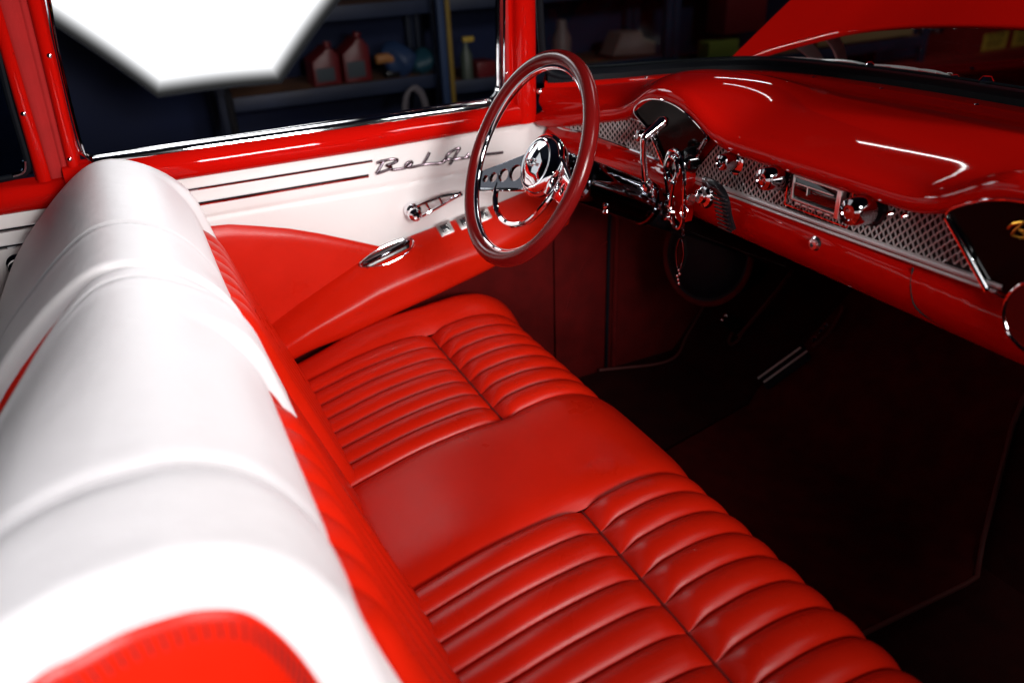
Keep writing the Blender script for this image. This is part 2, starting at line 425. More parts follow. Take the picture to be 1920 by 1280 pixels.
CAPO = cr([(-.31, .66), (-.29, .80), (-.235, .93), (-.185, 1.015), (-.135, 1.052), (-.11, 1.058), (-.082, 1.064), (-.057, 1.064), (-.035, 1.060), (-.014, 1.048), (-.001, 1.030), (.012, .999), (.024, .955), (.048, .84), (.09, .66)], 120)
end_core(XS1-.010, b2, 'end_band', M_white, .024, 1, .002)
rings = [(0, 0), (0, .004), (.02, .0075), (.06, .0095), (.25, .012), (.6, .013), (.97, .013)]; cc = CAPO.mean(0); V = []
for k, d in rings: V += [(XS1+.0005+d, p[0]*(1-k)+cc[0]*k, p[1]*(1-k)+cc[1]*k) for p in CAPO]
raw('side_panel', V, grid_faces(len(rings), 120, False, True)+[tuple(range(720, 840))], M_red, b2, True, 60)
MB().tube([(XS1+.003, p[0], p[1]) for p in CAPO], .0022, 6).build('piping', M_white, b2)
for_st = MB()
cn = np.gradient(CAPO, axis=0); cn = np.stack([cn[:, 1], -cn[:, 0]], 1); cn /= np.linalg.norm(cn, axis=1)[:, None]
for p, n_ in zip(cr(CAPO, 110), cr(cn, 110)):
    a, b = p+n_*.006, p+n_*.022
    for_st.tube([(XS1+.0088, a[0], a[1]), (XS1+.0112, b[0], b[1])], .0012, 5)
for_st.build('stitching', M_stitch, b2)

# ================================================================== DRIVER'S DOOR
DX = -.79
def ygrid(ys, zs_fn, x_fn, nz, m, name, parent):
    P = np.zeros((len(ys), nz, 3))
    for a, y in enumerate(ys):
        z = zs_fn(y, nz); P[a, :, 0] = x_fn(y, z); P[a, :, 1] = y; P[a, :, 2] = z
    return grid(name, P, m, parent)
RC = np.array([(-.14, .915), (.03, .910), (.068, .906), (.13, .901), (.184, .887), (.25, .868), (.316, .843), (.38, .815), (.452, .783)])
AT = np.array([(-.14, .48), (.05, .57), (.162, .648), (.24, .688), (.323, .726), (.404, .762), (.45, .774), (.519, .789), (.60, .803), (.679, .814), (.77, .832), (.856, .850), (.93, .872)])
def z_arm(y): return np.interp(y, AT[:, 0], AT[:, 1])
def z_red(y): return np.where(y < .452, np.interp(y, RC[:, 0], RC[:, 1]), z_arm(y))
door = ygrid(np.linspace(-.14, .93, 90), lambda y, n_: np.linspace(max(float(z_red(y)), float(z_arm(y)))-.004, 1.022, n_),
             lambda y, z: DX + .006*np.exp(-((z-.921)/.004)**2)*-.6, 40, M_vinyl_w, 'driver_door', CAR)
ygrid(np.linspace(-.14, .47, 60), lambda y, n_: np.linspace(z_arm(y)-.02, max(float(np.interp(y, RC[:, 0], RC[:, 1])), float(z_arm(y))-.018), n_),
      lambda y, z: DX+.004+.010*(1-np.exp(-np.clip(np.interp(y, RC[:, 0], RC[:, 1])-z, 0, 1)/.008)), 24, M_red, 'red_panel', door)
# red painted garnish rail under the window, a rolled section
rs = cr([(-.800, 1.072), (-.788, 1.068), (-.772, 1.062), (-.762, 1.050), (-.760, 1.038), (-.764, 1.024), (-.774, 1.013), (-.792, 1.008)], 22)
ys = np.linspace(-.14, .815, 40)
P = np.zeros((40, 22, 3)); P[:, :, 0] = rs[None, :, 0]; P[:, :, 1] = ys[:, None]; P[:, :, 2] = rs[None, :, 1] + (.006*sm(.4, .8, ys))[:, None]*sm(1.04, 1.0, rs[:, 1])[None, :]
grid('garnish_rail', P, M_paint, door)
# lower body of the door below the arm rest
ys = np.linspace(-.14, .93, 40)
P = np.zeros((40, 14, 3))
for a, y in enumerate(ys):
    z = np.linspace(.28, z_arm(y)-.02, 14); P[a, :, 0] = DX+.012; P[a, :, 1] = y; P[a, :, 2] = z
grid('lower_panel', P, M_kick, door)
# arm rest: long rolled pad whose section swells out of the door
ys = np.linspace(-.10, .93, 70); P = np.zeros((70, 26, 3))
for a, y in enumerate(ys):
    zt = z_arm(y); hgt = .088 + .056*sm(.16, .42, y) - .02*sm(.5, .8, y); sw = .068*sm(-.1, .22, y)*(1-.45*sm(.70, .93, y))+.010; rd = .040+.026*sm(.15, .45, y)
    sec = cr([(0, 0), (.16*sw, -.004), (.52*sw, -.36*rd), (.90*sw, -.85*rd), (1.0*sw, -1.08*rd), (.97*sw, -1.3*rd), (.88*sw, -hgt+.01), (.70*sw, -hgt), (0, -hgt-.01)], 26)
    P[a, :, 0] = DX+.006+sec[:, 0]; P[a, :, 1] = y; P[a, :, 2] = zt+.006+sec[:, 1]
arm = grid('arm_rest', P, M_red, door)
# polished bits on the door
for z0, y1, r in ((.9855, .455, .0036), (.9545, .442, .0052)):
    MB().tube([(DX+.003, y, z0) for y in np.linspace(-.13, y1, 20)], r, 8).build('trim_strip', M_chrome, door)
SCRIPT = [[(0.464, 0.9795), (0.4725, 0.9812), (0.4797, 0.9815), (0.4692, 0.9667), (0.4601, 0.956)], [(0.464, 0.9795), (0.4772, 0.9813), (0.496, 0.9826), (0.5113, 0.9802), (0.5092, 0.9754), (0.4978, 0.9721), (0.4852, 0.971), (0.4942, 0.9678), (0.4951, 0.9625), (0.4839, 0.9597), (0.4711, 0.9573), (0.4601, 0.956)], [(0.4852, 0.971), (0.494, 0.9657), (0.4963, 0.9593), (0.5151, 0.9578), (0.5311, 0.9589), (0.5445, 0.9653), (0.545, 0.9698), (0.537, 0.9695), (0.53, 0.9639), (0.5326, 0.9586), (0.5437, 0.9575), (0.5598, 0.958), (0.5761, 0.9588), (0.5923, 0.9578), (0.6118, 0.9559), (0.6218, 0.9568)], [(0.5695, 0.9577), (0.5805, 0.9704), (0.5899, 0.9843)], [(0.6135, 0.9557), (0.6238, 0.9606), (0.6313, 0.9703), (0.6419, 0.978), (0.6639, 0.9833), (0.6564, 0.9727), (0.6453, 0.9588), (0.6361, 0.9483)], [(0.6218, 0.9568), (0.6322, 0.9614), (0.6487, 0.9598)], [(0.6453, 0.9588), (0.6621, 0.9593), (0.6773, 0.9588), (0.6856, 0.9667), (0.6807, 0.9596), (0.6959, 0.9582), (0.7062, 0.9588), (0.71, 0.9645), (0.7185, 0.9626), (0.7303, 0.9589), (0.7739, 0.9564)]]
mb = MB()
for st in SCRIPT:
    q = cr(st, max(10, len(st)*6)); mb.tube([(DX+.006, y, z) for y, z in q], .0033, 8)
mb.build('script_emblem', M_dchrome, door)
# window crank: round boss and an arm with two windows
mb = MB(); mb.lathe([(.0, 0), (.019, 0), (.021, .006), (.018, .016), (.0, .016)], (DX, .535, .858), (1, 0, 0))
def bar(mb, a, b, r): mb.tube(cr([a, tuple((np.array(a)+np.array(b))/2), b], 8), r, 8)
cx = DX+.028
top = cr([(.538, .873), (.57, .880), (.61, .886), (.648, .8845)], 14); bot = cr([(.548, .847), (.585, .859), (.62, .872), (.648, .8805)], 14)
mb.tube([(cx, y, z) for y, z in top], .0042, 8); mb.tube([(cx, y, z) for y, z in bot], .0042, 8)
for t in (3, 7, 11): bar(mb, (cx, top[t][0]-.002, top[t][1]), (cx, bot[t][0], bot[t][1]), .0032)
mb.lathe([(0, -.004), (.013, .0), (.017, .010), (.015, .022), (.008, .029), (0, .030)], (DX+.016, .533, .853), (1, -.1, .1))
mb.lathe([(0, 0), (.006, .001), (.007, .008), (.004, .012), (0, .013)], (cx-.006, .648, .8825), (1, 0, 0), 14)
mb.build('window_crank', M_chrome, door)
# pull handle let into the sloping top of the arm rest
MB().tube(cr([(-.762, .396, .757), (-.761, .45, .773), (-.764, .512, .789)], 20), [.004]+[.0125]*18+[.004], 12, flat=(.72, 0, .69, .35)).build('handle_recess', M_black, door)
MB().tube(cr([(-.757, .394, .761), (-.750, .45, .779), (-.758, .512, .795)], 20), [.003]+[.0062]*18+[.003], 12).build('pull_bar', M_colm, door)
mb = MB()
mb.tube(cr([(-.757, .390, .757), (-.745, .44, .755), (-.744, .49, .768), (-.752, .517, .786), (-.769, .514, .797), (-.775, .45, .786), (-.767, .396, .765)], 40, True), .0015, 8, True)
mb.build('pull_handle', M_chrome, door)
AX = np.array((0, .975, .22)); AN = np.array((.72, -.1, .69)); AN /= np.linalg.norm(AN); AX = AX-AN*(AX@AN); AX /= np.linalg.norm(AX); AZ = np.cross(AN, AX)
for yc in (.604, .655, .704):
    c0 = np.array((-.7645, yc, z_arm(yc)+.001)); Mx = Matrix([[AX[i], AZ[i], AN[i], 0] for i in range(3)] + [[0, 0, 0, 1]])
    o = MB().box(tuple(c0), (.036, .034, .007), bev=.0025, M=Mx).build('window_switch', M_alu, door)
    MB().box(tuple(c0+AN*.0035), (.020, .020, .003), bev=.001, M=Mx).box(tuple(c0+AN*.005), (.013, .013, .004), bev=.0015, M=Mx).build('switch_rocker', M_satin, door)
# window frame chrome: a bright channel round the opening
mb = MB()
path = [(-.795, -.079, 1.46), (-.795, -.088, 1.351), (-.796, -.098, 1.264), (-.797, -.106, 1.11), (-.797, -.100, 1.085), (-.806, -.075, 1.070), (-.812, .0, 1.0700), (-.812, .25, 1.0710), (-.812, .50, 1.0730),
        (-.806, .735, 1.077), (-.795, .763, 1.085), (-.795, .773, 1.105), (-.795, .776, 1.16), (-.795, .783, 1.289), (-.795, .790, 1.46)]
mb.tube(cr(path, 160), .0058, 8); mb.build('window_channel', M_chrome, door)
mb = MB(); mb.tube(cr([(max(x, -.797)+.012, y+(.010 if y > .7 else .009 if y < -.05 else 0), z-(.012 if z < 1.1 else 0)) for x, y, z in path], 160), .003, 8); mb.build('inner_channel', M_chrome, door)
P = np.zeros((30, 8, 3)); sx = np.array([(-.8125, 1.060), (-.8122, 1.0748), (-.811, 1.0758), (-.799, 1.0760), (-.786, 1.0757), (-.7815, 1.0750), (-.7795, 1.0725), (-.779, 1.064)])
for i, y in enumerate(np.linspace(-.085, .765, 30)): P[i, :, 0] = sx[:, 0]; P[i, :, 1] = y; P[i, :, 2] = sx[:, 1]
grid('window_sill', P, M_chrome, door)
mb = MB(); mb.box((-.816, .34, 1.068), (.012, .86, .010), bev=.002); mb.build('window_felt', M_rubber, door)

# ================================================================== PILLARS, ROOF, REAR QUARTER
def strip_solid(name, sec_lo, sec_hi, nz, m, parent, z0=1.0, z1=1.47, bend=0):
    """vertical member lofted between two (x,y) section polylines"""
    a, b = np.array(sec_lo, float), np.array(sec_hi, float)
    a, b = cr(a, 40), cr(b, 40); P = np.zeros((nz, 40, 3))
    for i, t in enumerate(np.linspace(0, 1, nz)):
        q = a*(1-t)+b*t; P[i, :, :2] = q; P[i, :, 2] = z0+(z1-z0)*t
    return grid(name, P, m, parent)
# B pillar: glossy flange at the door window, suede middle, glossy flange at the quarter window
pil = strip_solid('center_pillar', [(-.80, -.108), (-.785, -.112), (-.778, -.118), (-.777, -.126), (-.783, -.131), (-.80, -.134)],
                  [(-.80, -.078), (-.785, -.082), (-.778, -.088), (-.777, -.098), (-.783, -.104), (-.80, -.108)], 20, M_paint, CAR, 1.05)
strip_solid('pillar_trim', [(-.80, -.132), (-.787, -.133), (-.784, -.139), (-.787, -.143), (-.785, -.147), (-.782, -.155), (-.784, -.163), (-.80, -.166)],
            [(-.80, -.104), (-.787, -.106), (-.784, -.115), (-.787, -.119), (-.784, -.124), (-.781, -.138), (-.784, -.152), (-.80, -.156)], 20, M_cloth, pil, 1.048)
strip_solid('rear_flange', [(-.80, -.160), (-.784, -.163), (-.778, -.170), (-.778, -.180), (-.784, -.186), (-.80, -.190)],
            [(-.80, -.146), (-.784, -.149), (-.778, -.154), (-.778, -.162), (-.784, -.167), (-.80, -.170)], 20, M_paint, pil, 1.045)
def screw(p, ax, parent, r=.0042, name='screw'):
    mb = MB(); mb.lathe([(0, -.001), (r, -.001), (r*1.05, .0008), (r*.75, .0024), (r*.3, .003), (0, .003)], p, ax, 14); return mb.build(name, M_chrome, parent)
screw((-.777, -.104, 1.262), (1, 0, 0), pil); screw((-.777, -.123, 1.08), (1, 0, 0), pil)
screw((-.777, -.172, 1.17), (1, 0, 0), pil)
# rear quarter panel: rail, white panel, strips, knob
ys = np.linspace(-.62, -.135, 24); P = np.zeros((24, 22, 3)); P[:, :, 0] = rs[None, :, 0]-.006; P[:, :, 1] = ys[:, None]; P[:, :, 2] = (rs[None, :, 1]-1.008)*.92+.992
qp = grid('quarter_panel', P, M_paint, CAR)
MB().box((-.797, -.38, .80), (.016, .50, .40), bev=.004).build('white_panel', M_vinyl_w, qp)
MB().box((-.796, -.38, .50), (.018, .50, .26), bev=.004).build('red_panel', M_red, qp)
for z in (.966, .934): MB().tube([(-.786, y, z) for y in np.linspace(-.6, -.145, 12)], .0046, 8).build('trim_strip', M_chrome, qp)
mb = MB(); mb.lathe([(0, 0), (.021, 0), (.021, .006), (.014, .010), (.012, .02), (.017, .026), (.016, .034), (0, .038)], (-.79, -.262, .897), (1, 0, 0), 24); mb.build('ash_tray_knob', M_chrome, qp)
qw = MB().tube(cr([(-.792, -.62, 1.062), (-.792, -.30, 1.058), (-.792, -.222, 1.060), (-.792, -.200, 1.066), (-.792, -.192, 1.084), (-.792, -.187, 1.20), (-.792, -.177, 1.32), (-.792, -.168, 1.46)], 60), .006, 8).build('quarter_window', M_rubber, CAR)
MB().box((-.797, -.405, 1.27), (.004, .43, .42)).build('pane', M_glass_d, qw, smooth=False)
MB().tube(cr([(-.789, -.222, 1.063), (-.789, -.203, 1.068), (-.789, -.196, 1.086)], 10), .004, 8).build('corner_clip', M_chrome, qw)
# A pillar
ap = strip_solid('windshield_pillar', [(-.805, .788), (-.786, .792), (-.782, .797), (-.785, .803), (-.784, .806), (-.77, .812), (-.762, .825), (-.764, .845), (-.778, .862), (-.80, .868)],
                 [(-.805, .797), (-.786, .801), (-.782, .806), (-.785, .812), (-.784, .815), (-.77, .82), (-.762, .835), (-.764, .853), (-.778, .870), (-.80, .878)], 16, M_paint, CAR, 1.02)
strip_solid('pillar_trim', [(-.80, .785), (-.785, .787), (-.781, .791), (-.783, .796), (-.80, .799)], [(-.80, .795), (-.785, .797), (-.781, .801), (-.783, .806), (-.80, .809)], 10, M_cloth, ap, 1.03)
screw((-.784, .793, 1.135), (1, 0, .1), ap)

# ================================================================== DASHBOARD
def yface(x):
    return .965-.075*sm(.45, .78, abs(x))
def brow(x):
    a = abs(x)
    return np.array((x, .945-.080*sm(.45, .79, a)-.012*math.exp(-abs((a-.365)/.115)**3), 1.092+.060*math.exp(-abs((a-.365)/.115)**3)-.052*sm(.47, .80, a)))
WN = np.array([(.775, .800, .90), (.70, .76, .97), (.60, .725, 1.06), (.50, .69, 1.20), (.40, .62, 1.35), (.30, .50, 1.42), (.15, .26, 1.463), (0, 0, 1.475)])
_wn = np.vstack([WN * np.array((-1, -1, 1)), WN[::-1][1:]])
_wx = cr(np.c_[_wn], 400)
def wbase(x): return np.array((np.interp(x, _wx[:, 0], _wx[:, 1]), np.interp(x, _wx[:, 0], _wx[:, 2]), 1.104))
XD = np.linspace(-.775, .775, 150)
def dash_rows(x):
    B, W_ = brow(x), wbase(x); d = B-W_; f = yface(x); zb_ = B[2]
    hump = .016
    top = [W_, W_+d*.06+(0, 0, .001), W_+d*.12+(0, 0, .000), W_+d*.16+(0, 0, -.005), W_+d*.4+(0, 0, hump*.7), W_+d*.65+(0, 0, hump), W_+d*.85+(0, 0, hump*.75), B+(0, .012, .003),
           B+(0, -.006, -.008), (x, B[1]-.009, zb_-.020), (x, B[1]-.002, zb_-.031), (x, min(f-.004, B[1]+.016), zb_-.036), (x, f, zb_-.037)]
    return cr(top, 70)
P = np.array([dash_rows(x) for x in XD])
dash = grid('dashboard', P, M_paint, CAR, sharp=60)
def zlow(x): return .905 + .10*sm(.56, .79, abs(x))
P = np.zeros((150, 40, 3))
for i, x in enumerate(XD):
    f = yface(x); zt = brow(x)[2]-.037; zl = zlow(x); zm = min(.985, zt-.004)
    k = max((zm-zl)/.08, .2)
    P[i] = cr([(x, f, zt), (x, f, (zt+zm)/2), (x, f, zm), (x, f-.012, zm-.006), (x, f-.018, zm-.028*k), (x, f-.014, zm-.056*k), (x, f+.006, zl), (x, f+.05, zl-.022*k), (x, f+.16, zl-.03*k), (x, f+.30, zl-.02)], 40)
grid('dash_face', P, M_paint, dash, sharp=60)
def face_pts(pts, dy): return [(x, yface(x)+dy, z) for x, z in pts]
def inside(poly, x, z):
    c_ = False; n_ = len(poly)
    for i in range(n_):
        (x0, z0), (x1, z1) = poly[i], poly[(i+1) % n_]
        if (z0 > z) != (z1 > z) and x < (x1-x0)*(z-z0)/(z1-z0)+x0: c_ = not c_
    return c_
def face_plate(name, poly, d0, d1, m, parent, sub=.02, tilt=0):
    """plate following the curved dash face; poly in (x,z)"""
    pa = np.array(poly, float); xs_ = np.linspace(pa[:, 0].min()+1e-4, pa[:, 0].max()-1e-4, max(24, int(np.ptp(pa[:, 0])/.006)))
    V = []
    for x in xs_:
        zz = []
        for i in range(len(pa)):
            (x0, z0), (x1, z1) = pa[i], pa[(i+1) % len(pa)]
            if (x0 > x) != (x1 > x): zz.append(z0+(z1-z0)*(x-x0)/(x1-x0))
        za, zb2 = min(zz), max(zz)
        V += [(x, yface(x)+d-tilt*max(0, z-.99), z) for z in (za, zb2) for d in (d0, d1)]
    F = []; n_ = len(xs_)
    for i in range(n_-1):
        a, b = 4*i, 4*i+4
        F += [(a+1, a+3, b+3, b+1), (a, b, b+2, a+2), (a, a+1, b+1, b), (a+2, b+2, b+3, a+3)]
    F += [(0, 2, 3, 1), (4*n_-4, 4*n_-3, 4*n_-1, 4*n_-2)]
    return raw(name, V, F, m, parent, True, 30)
def mesh_grille(name, poly, parent, px=.0128, pz=.0070, skew=.0):
    xs_ = [p[0] for p in poly]; zs_ = [p[1] for p in poly]; mb = MB(); nrow = int((max(zs_)-min(zs_))/pz)+3
    for j in range(nrow):
        z0 = min(zs_)+j*pz; run = []
        k0, k1 = int((min(xs_)-.02)/(px/2)), int((max(xs_)+.02)/(px/2))
        pts = []
        for k in range(k0, k1+1):
            s_ = 1 if (k+j) % 2 else -1
            x = k*px/2
            pts += [(x-px*.11, z0+s_*pz*.44), (x+px*.11, z0+s_*pz*.44)]
        for x, z in pts+[(9, 9)]:
            if inside(poly, x, z): run.append((x, yface(x)-.0065, z))
            else:
                if len(run) > 1: mb.tube(run, .00145, 5)
                run = []
    return mb.build(name, M_silver, parent)
def outline_tube(name, pts, r, m, parent, dy, closed=False, n_=60, flat=None):
    q = cr(face_pts(pts, dy), n_, closed); return MB().tube(q, r, 8, closed).build(name, m, parent)
# centre grille with the radio
CS = [(-.240, 1.070), (-.10, 1.073), (.05, 1.075), (.15, 1.075), (.243, 1.074), (.332, 1.003), (.18, .999), (0, .995), (-.15, .992), (-.315, .990)]
face_plate('grille_backing', CS, -.0005, -.003, M_ink, dash)
mesh_grille('dash_grille', CS, dash)
outline_tube('lower_trim', [(-.318, .9865), (-.15, .9885), (0, .9915), (.18, .9955), (.335, 1.000)], .0048, M_silver, dash, -.007)
outline_tube('lower_trim', [(-.315, .9785), (-.15, .9805), (0, .9835), (.18, .9875), (.33, .992)], .0026, M_silver, dash, -.010)
outline_tube('upper_trim', [(-.242, 1.0735), (-.10, 1.0765), (.05, 1.0785), (.15, 1.0785), (.245, 1.0775)], .0036, M_chrome, dash, -.007)
# outboard grille at the driver's side
LS = [(-.7429, 1.0208), (-.7048, 1.0346), (-.641, 1.0509), (-.5691, 1.0625), (-.4949, 1.0625), (-.430, 1.0500), (-.3879, .9985), (-.4905, .9950), (-.5672, 1.0034), (-.6406, 1.0125), (-.7049, 1.0125)]
face_plate('grille_backing', LS, -.0005, -.003, M_ink, dash)
mesh_grille('dash_grille', LS, dash)
outline_tube('grille_bezel', LS, .0034, M_chrome, dash, -.007, True, 120)
MB().lathe([(0, 0), (.009, 0), (.008, .006), (.004, .009), (0, .009)], (-.728, yface(-.728)-.004, 1.0215), (0, -1, 0), 14).build('screw', M_chrome, dash)
# instrument fan and its twin at the passenger's side
def fan_poly(s):
    q = [(-.397, .990), (-.420, 1.045), (-.474, 1.078), (-.470, 1.096), (-.445, 1.111), (-.410, 1.1215), (-.37, 1.125), (-.325, 1.120), (-.285, 1.105), (-.253, 1.085), (-.250, 1.074), (-.285, 1.04), (-.312, .993)]
    q = [tuple(p) for p in cr(q[1:11], 60)] + q[11:] + q[:1]
    return [(x*-s, z) for x, z in q]
for s, nm in ((-1, 'instrument_fan'), (1, 'speaker_fan')):
    poly = fan_poly(s)
    fp = face_plate(nm, poly, .004, -.006, M_fan, dash, tilt=.22)
    rim = cr([(x, yface(x)-.008-.22*max(0, z-.99), z) for x, z in poly], 120, True)
    MB().tube(rim, .0022, 8, True).build('fan_trim', M_chrome, dash)
    sd = -s
    for a, b in (((-.249, 1.073), (-.318, .989)), ((-.428, 1.05), (-.392, .990))):
        pts = [(a[0]*-s + (b[0]-a[0])*-s*t, a[1]+(b[1]-a[1])*t) for t in np.linspace(0, 1, 8)]
        MB().tube([(x, yface(x)-.011-.20*max(0, z-.99), z) for x, z in pts], .0042, 10).build('fan_trim', M_chrome, dash)
MB().lathe([(0, 0), (.018, .001), (.026, .010), (.020, .026), (0, .034)], (-.30, .957, 1.022), (0, -1, 0), 24).build('gauge_pod', M_gloss, dash)
# gold lettering on the passenger's fan
G = [[(.333, 1.084), (.338, 1.091), (.350, 1.097), (.342, 1.085), (.339, 1.078)], [(.338, 1.092), (.352, 1.098), (.362, 1.094), (.354, 1.088), (.346, 1.087), (.355, 1.083), (.352, 1.078), (.339, 1.077)],
     [(.352, 1.078), (.366, 1.079), (.370, 1.085), (.364, 1.082), (.370, 1.078), (.382, 1.080), (.390, 1.098), (.384, 1.079), (.392, 1.079), (.402, 1.092), (.410, 1.099), (.407, 1.078)], [(.396, 1.085), (.412, 1.085), (.416, 1.078), (.421, 1.088), (.425, 1.078), (.430, 1.088), (.437, 1.086)]]
mb = MB()
for st in G: mb.tube([(x, yface(x)-.0085-.22*(z-.99), z) for x, z in cr(st, len(st)*6)], .0016, 6)
mb.build('gold_script', M_gold, dash)
# clock below the fan
mb = MB(); mb.lathe([(0, 0), (.045, 0), (.050, .004), (.050, .012), (0, .012)], (.402, .952, .988), (0, -1, 0), 40); ck = mb.build('clock', M_gloss, dash)
MB().tube([(.402+.049*math.cos(a), .940, .988+.049*math.sin(a)) for a in np.linspace(0, 2*math.pi, 48, endpoint=False)], .0022, 8, True).build('clock_bezel', M_chrome, dash)
# knobs: dished skirt and polished dome
def knob(x, z, r, ln, name='control_knob', ring=True, blk=True):
    mb = MB()
    mb.lathe([(0, 0), (r*.45, 0), (r*.42, ln*.30), (r*.98, ln*.34), (r*1.0, ln*.42), (r*.92, ln*.50), (r*.90, ln*.82), (r*.80, ln*.93), (r*.50, ln*.985), (r*.46, ln*.95), (r*.2, ln*.95), (0, ln*.97)], (x, yface(x)-.006, z), (0, -1, 0.03), 32)
    o = mb.build(name, M_knob, dash)
    if ring:
        mb = MB(); mb.lathe([(0, 0), (r*1.12, 0), (r*1.18, .004), (r*1.0, .007), (r*.5, .006)], (x, yface(x)-.0075, z), (0, -1, 0), 32); mb.build('knob_skirt', M_black if blk else M_chrome, dash)
    return o
knob(-.186, 1.046, .0165, .040, 'light_switch_knob', True, False)
MB().lathe([(0, 0), (.024, 0), (.025, .005), (.018, .009), (.0, .009)], (-.186, .957, 1.045), (0, -1, 0), 32).build('knob_skirt', M_chrome, dash)
knob(-.066, 1.047, .0215, .052, 'radio_knob'); knob(.118, 1.045, .0235, .054, 'radio_knob'); knob(-.452, 1.040, .014, .036, 'wiper_knob')
for x, z in ((-.032, 1.046), (.152, 1.046), (.176, 1.05)): MB().lathe([(0, 0), (.0045, 0), (.005, .005), (.002, .010), (0, .010)], (x, .958, z), (0, -1, 0), 12).build('tuning_stud', M_chrome, dash)
# radio
mb = MB(); FX, FZ, FN = (1, 0, 0.02), (-.02, 0, 1), (0, -1, 0)
mb.box((.020, .953, 1.0385), (.104, .016, .046), bev=.003); rad = mb.build('radio', M_gloss, dash)
def frame_ring(x0, x1, z0, z1, y, r):
    return MB().tube([(x, y, z) for x, z in ((x0, z0), ((x0+x1)/2, z0), (x1, z0), (x1, (z0+z1)/2), (x1, z1), ((x0+x1)/2, z1), (x0, z1), (x0, (z0+z1)/2))], r, 4, True)
MB().box((.022, .9470, 1.0675), (.134, .004, .002)).box((.022, .9470, 1.0065), (.134, .004, .002)).box((-.0442, .9470, 1.037), (.002, .004, .059)).box((.0882, .9470, 1.037), (.002, .004, .059)).build('radio_frame', M_chrome, dash)
MB().box((.018, .9435, 1.0595), (.094, .005, .0026), bev=.0008).box((.018, .9435, 1.0215), (.094, .005, .0034), bev=.0008).box((-.0285, .9435, 1.0405), (.0034, .005, .041), bev=.0008).build('dial_bezel', M_silver, dash)
MB().box((.0700, .9430, 1.039), (.009, .012, .046), bev=.002).build('tuning_bar', M_alu, dash)
mb = MB()
for k in range(5): mb.box((-.014+k*.0160, .9440, 1.0165), (.0125, .006, .004), bev=.0015)
mb.build('push_buttons', M_silver, dash)
MB().box((.018, .9395, 1.0500), (.080, .002, .0022), bev=.0006).box((.005, .9393, 1.043), (.0014, .002, .014)).build('dial_pointer', M_silver, dash)
MB().lathe([(0, 0), (.030, 0.0), (.030, .070), (.0, .070)], (-.018, .949, 1.0375), (1, 0, 0), 20)
mb = MB(); P = np.zeros((20, 9, 3))
for i, x in enumerate(np.linspace(-.024, .062, 20)):
    for j, a in enumerate(np.linspace(-1, 1, 9)): P[i, j] = (x, 0.9445+.004*a*a-.003, 1.040+.018*a)
grid('dial_glass', P, M_gloss, dash)
# lock and seam of the glove box
mb = MB(); mb.lathe([(0, 0), (.012, 0), (.0125, .003), (.009, .006), (.0085, .010), (.004, .011), (.004, .008), (0, .008)], (.030, .951, .960), (0, -1, 0), 24); mb.build('glove_box_lock', M_satin, dash)
MB().tube(cr([(.206, .9535, .9815), (.214, .9478, .955), (.228, .952, .925), (.262, .972, .905)], 30), .0013, 6).build('glove_box_seam', M_ink, dash)
for x, t in ((-.665, .05), (-.545, .07), (-.273, .06), (-.169, .06), (-.045, .06), (.1, .06)):
    q = dash_rows(x); p = q[5]; screw((p[0], p[1]-.002, p[2]-.001), (0, -.2, 1), dash, .0045)
screw((-.770, .868, 1.088), (.8, -.5, .2), dash, .006)

# ================================================================== WINDSHIELD, WIPERS, BONNET
xs = np.linspace(-.770, .770, 120); base = np.array([wbase(x) for x in xs]); inward = np.zeros_like(base)
cen = np.array((0, .55, 1.1)); d = cen-base; d[:, 2] = 0; d /= np.linalg.norm(d, axis=1)[:, None]
P = np.stack([base + d*.006 + np.array((0, 0, -.004)), base + d*.004+np.array((0, 0, .012)), base-d*.014+np.array((0, 0, .020)), base-d*.035+np.array((0, 0, .022)), base-d*.055+np.array((0, 0, .014)), base-d*.06+np.array((0, 0, -.02))], 1)
rub = grid('windshield', P, M_rubber, CAR, sharp=40)
P = np.stack([base-d*.020+np.array((0, 0, .018)) + d*t*.22+np.array((0, 0, t*.40)) for t in np.linspace(0, 1, 10)], 1)
grid('windshield_glass', P, M_glass, rub)
MB().tube([tuple(p) for p in base-d*.050+np.array((0, 0, .021))], .004, 8).build('lower_molding', M_rubber, rub)
q = cr([(-.795, .885, 1.30), (-.797, .893, 1.17), (-.800, .905, 1.128), (-.785, .93, 1.113), (-.765, .965, 1.108)], 40); MB().tube(q, .009, 10).build('corner_seal', M_rubber, rub)
# cowl and driver's fender outside
P = np.zeros((60, 10, 3))
for i, x in enumerate(np.linspace(-.74, .74, 60)):
    p = np.array(wbase(np.clip(x*1.04, -.77, .77))); dd = cen-p; dd[2] = 0; dd /= np.linalg.norm(dd)
    for j, t in enumerate(np.linspace(0, 1, 10)): P[i, j] = p-dd*(.058+.10*t)+np.array((0, 0, .008-.02*t-.02*t*t))
cowl = grid('cowl', P, M_paint, CAR)
ys = np.linspace(1.15, 3.3, 40); sec = cr([(-.70, .86), (-.705, .955), (-.72, .982), (-.745, .990), (-.775, .988), (-.80, .992), (-.84, .992), (-.90, .975), (-.95, .93), (-.97, .80)], 30)
P = np.zeros((40, 30, 3)); P[:, :, 0] = sec[None, :, 0]; P[:, :, 1] = ys[:, None]; P[:, :, 2] = sec[None, :, 1]-(.04*sm(2.0, 3.2, ys))[:, None]
fen = grid('fender', P, M_paint, CAR)
for y, x, z in ((1.95, -.735, .985), (2.35, -.735, .983)): MB().lathe([(0, -.001), (.007, 0), (.008, .006), (.004, .009), (0, .009)], (x, y, z), (0, 0, 1), 6).build('fender_bolt', M_chrome, fen, sharp=20)
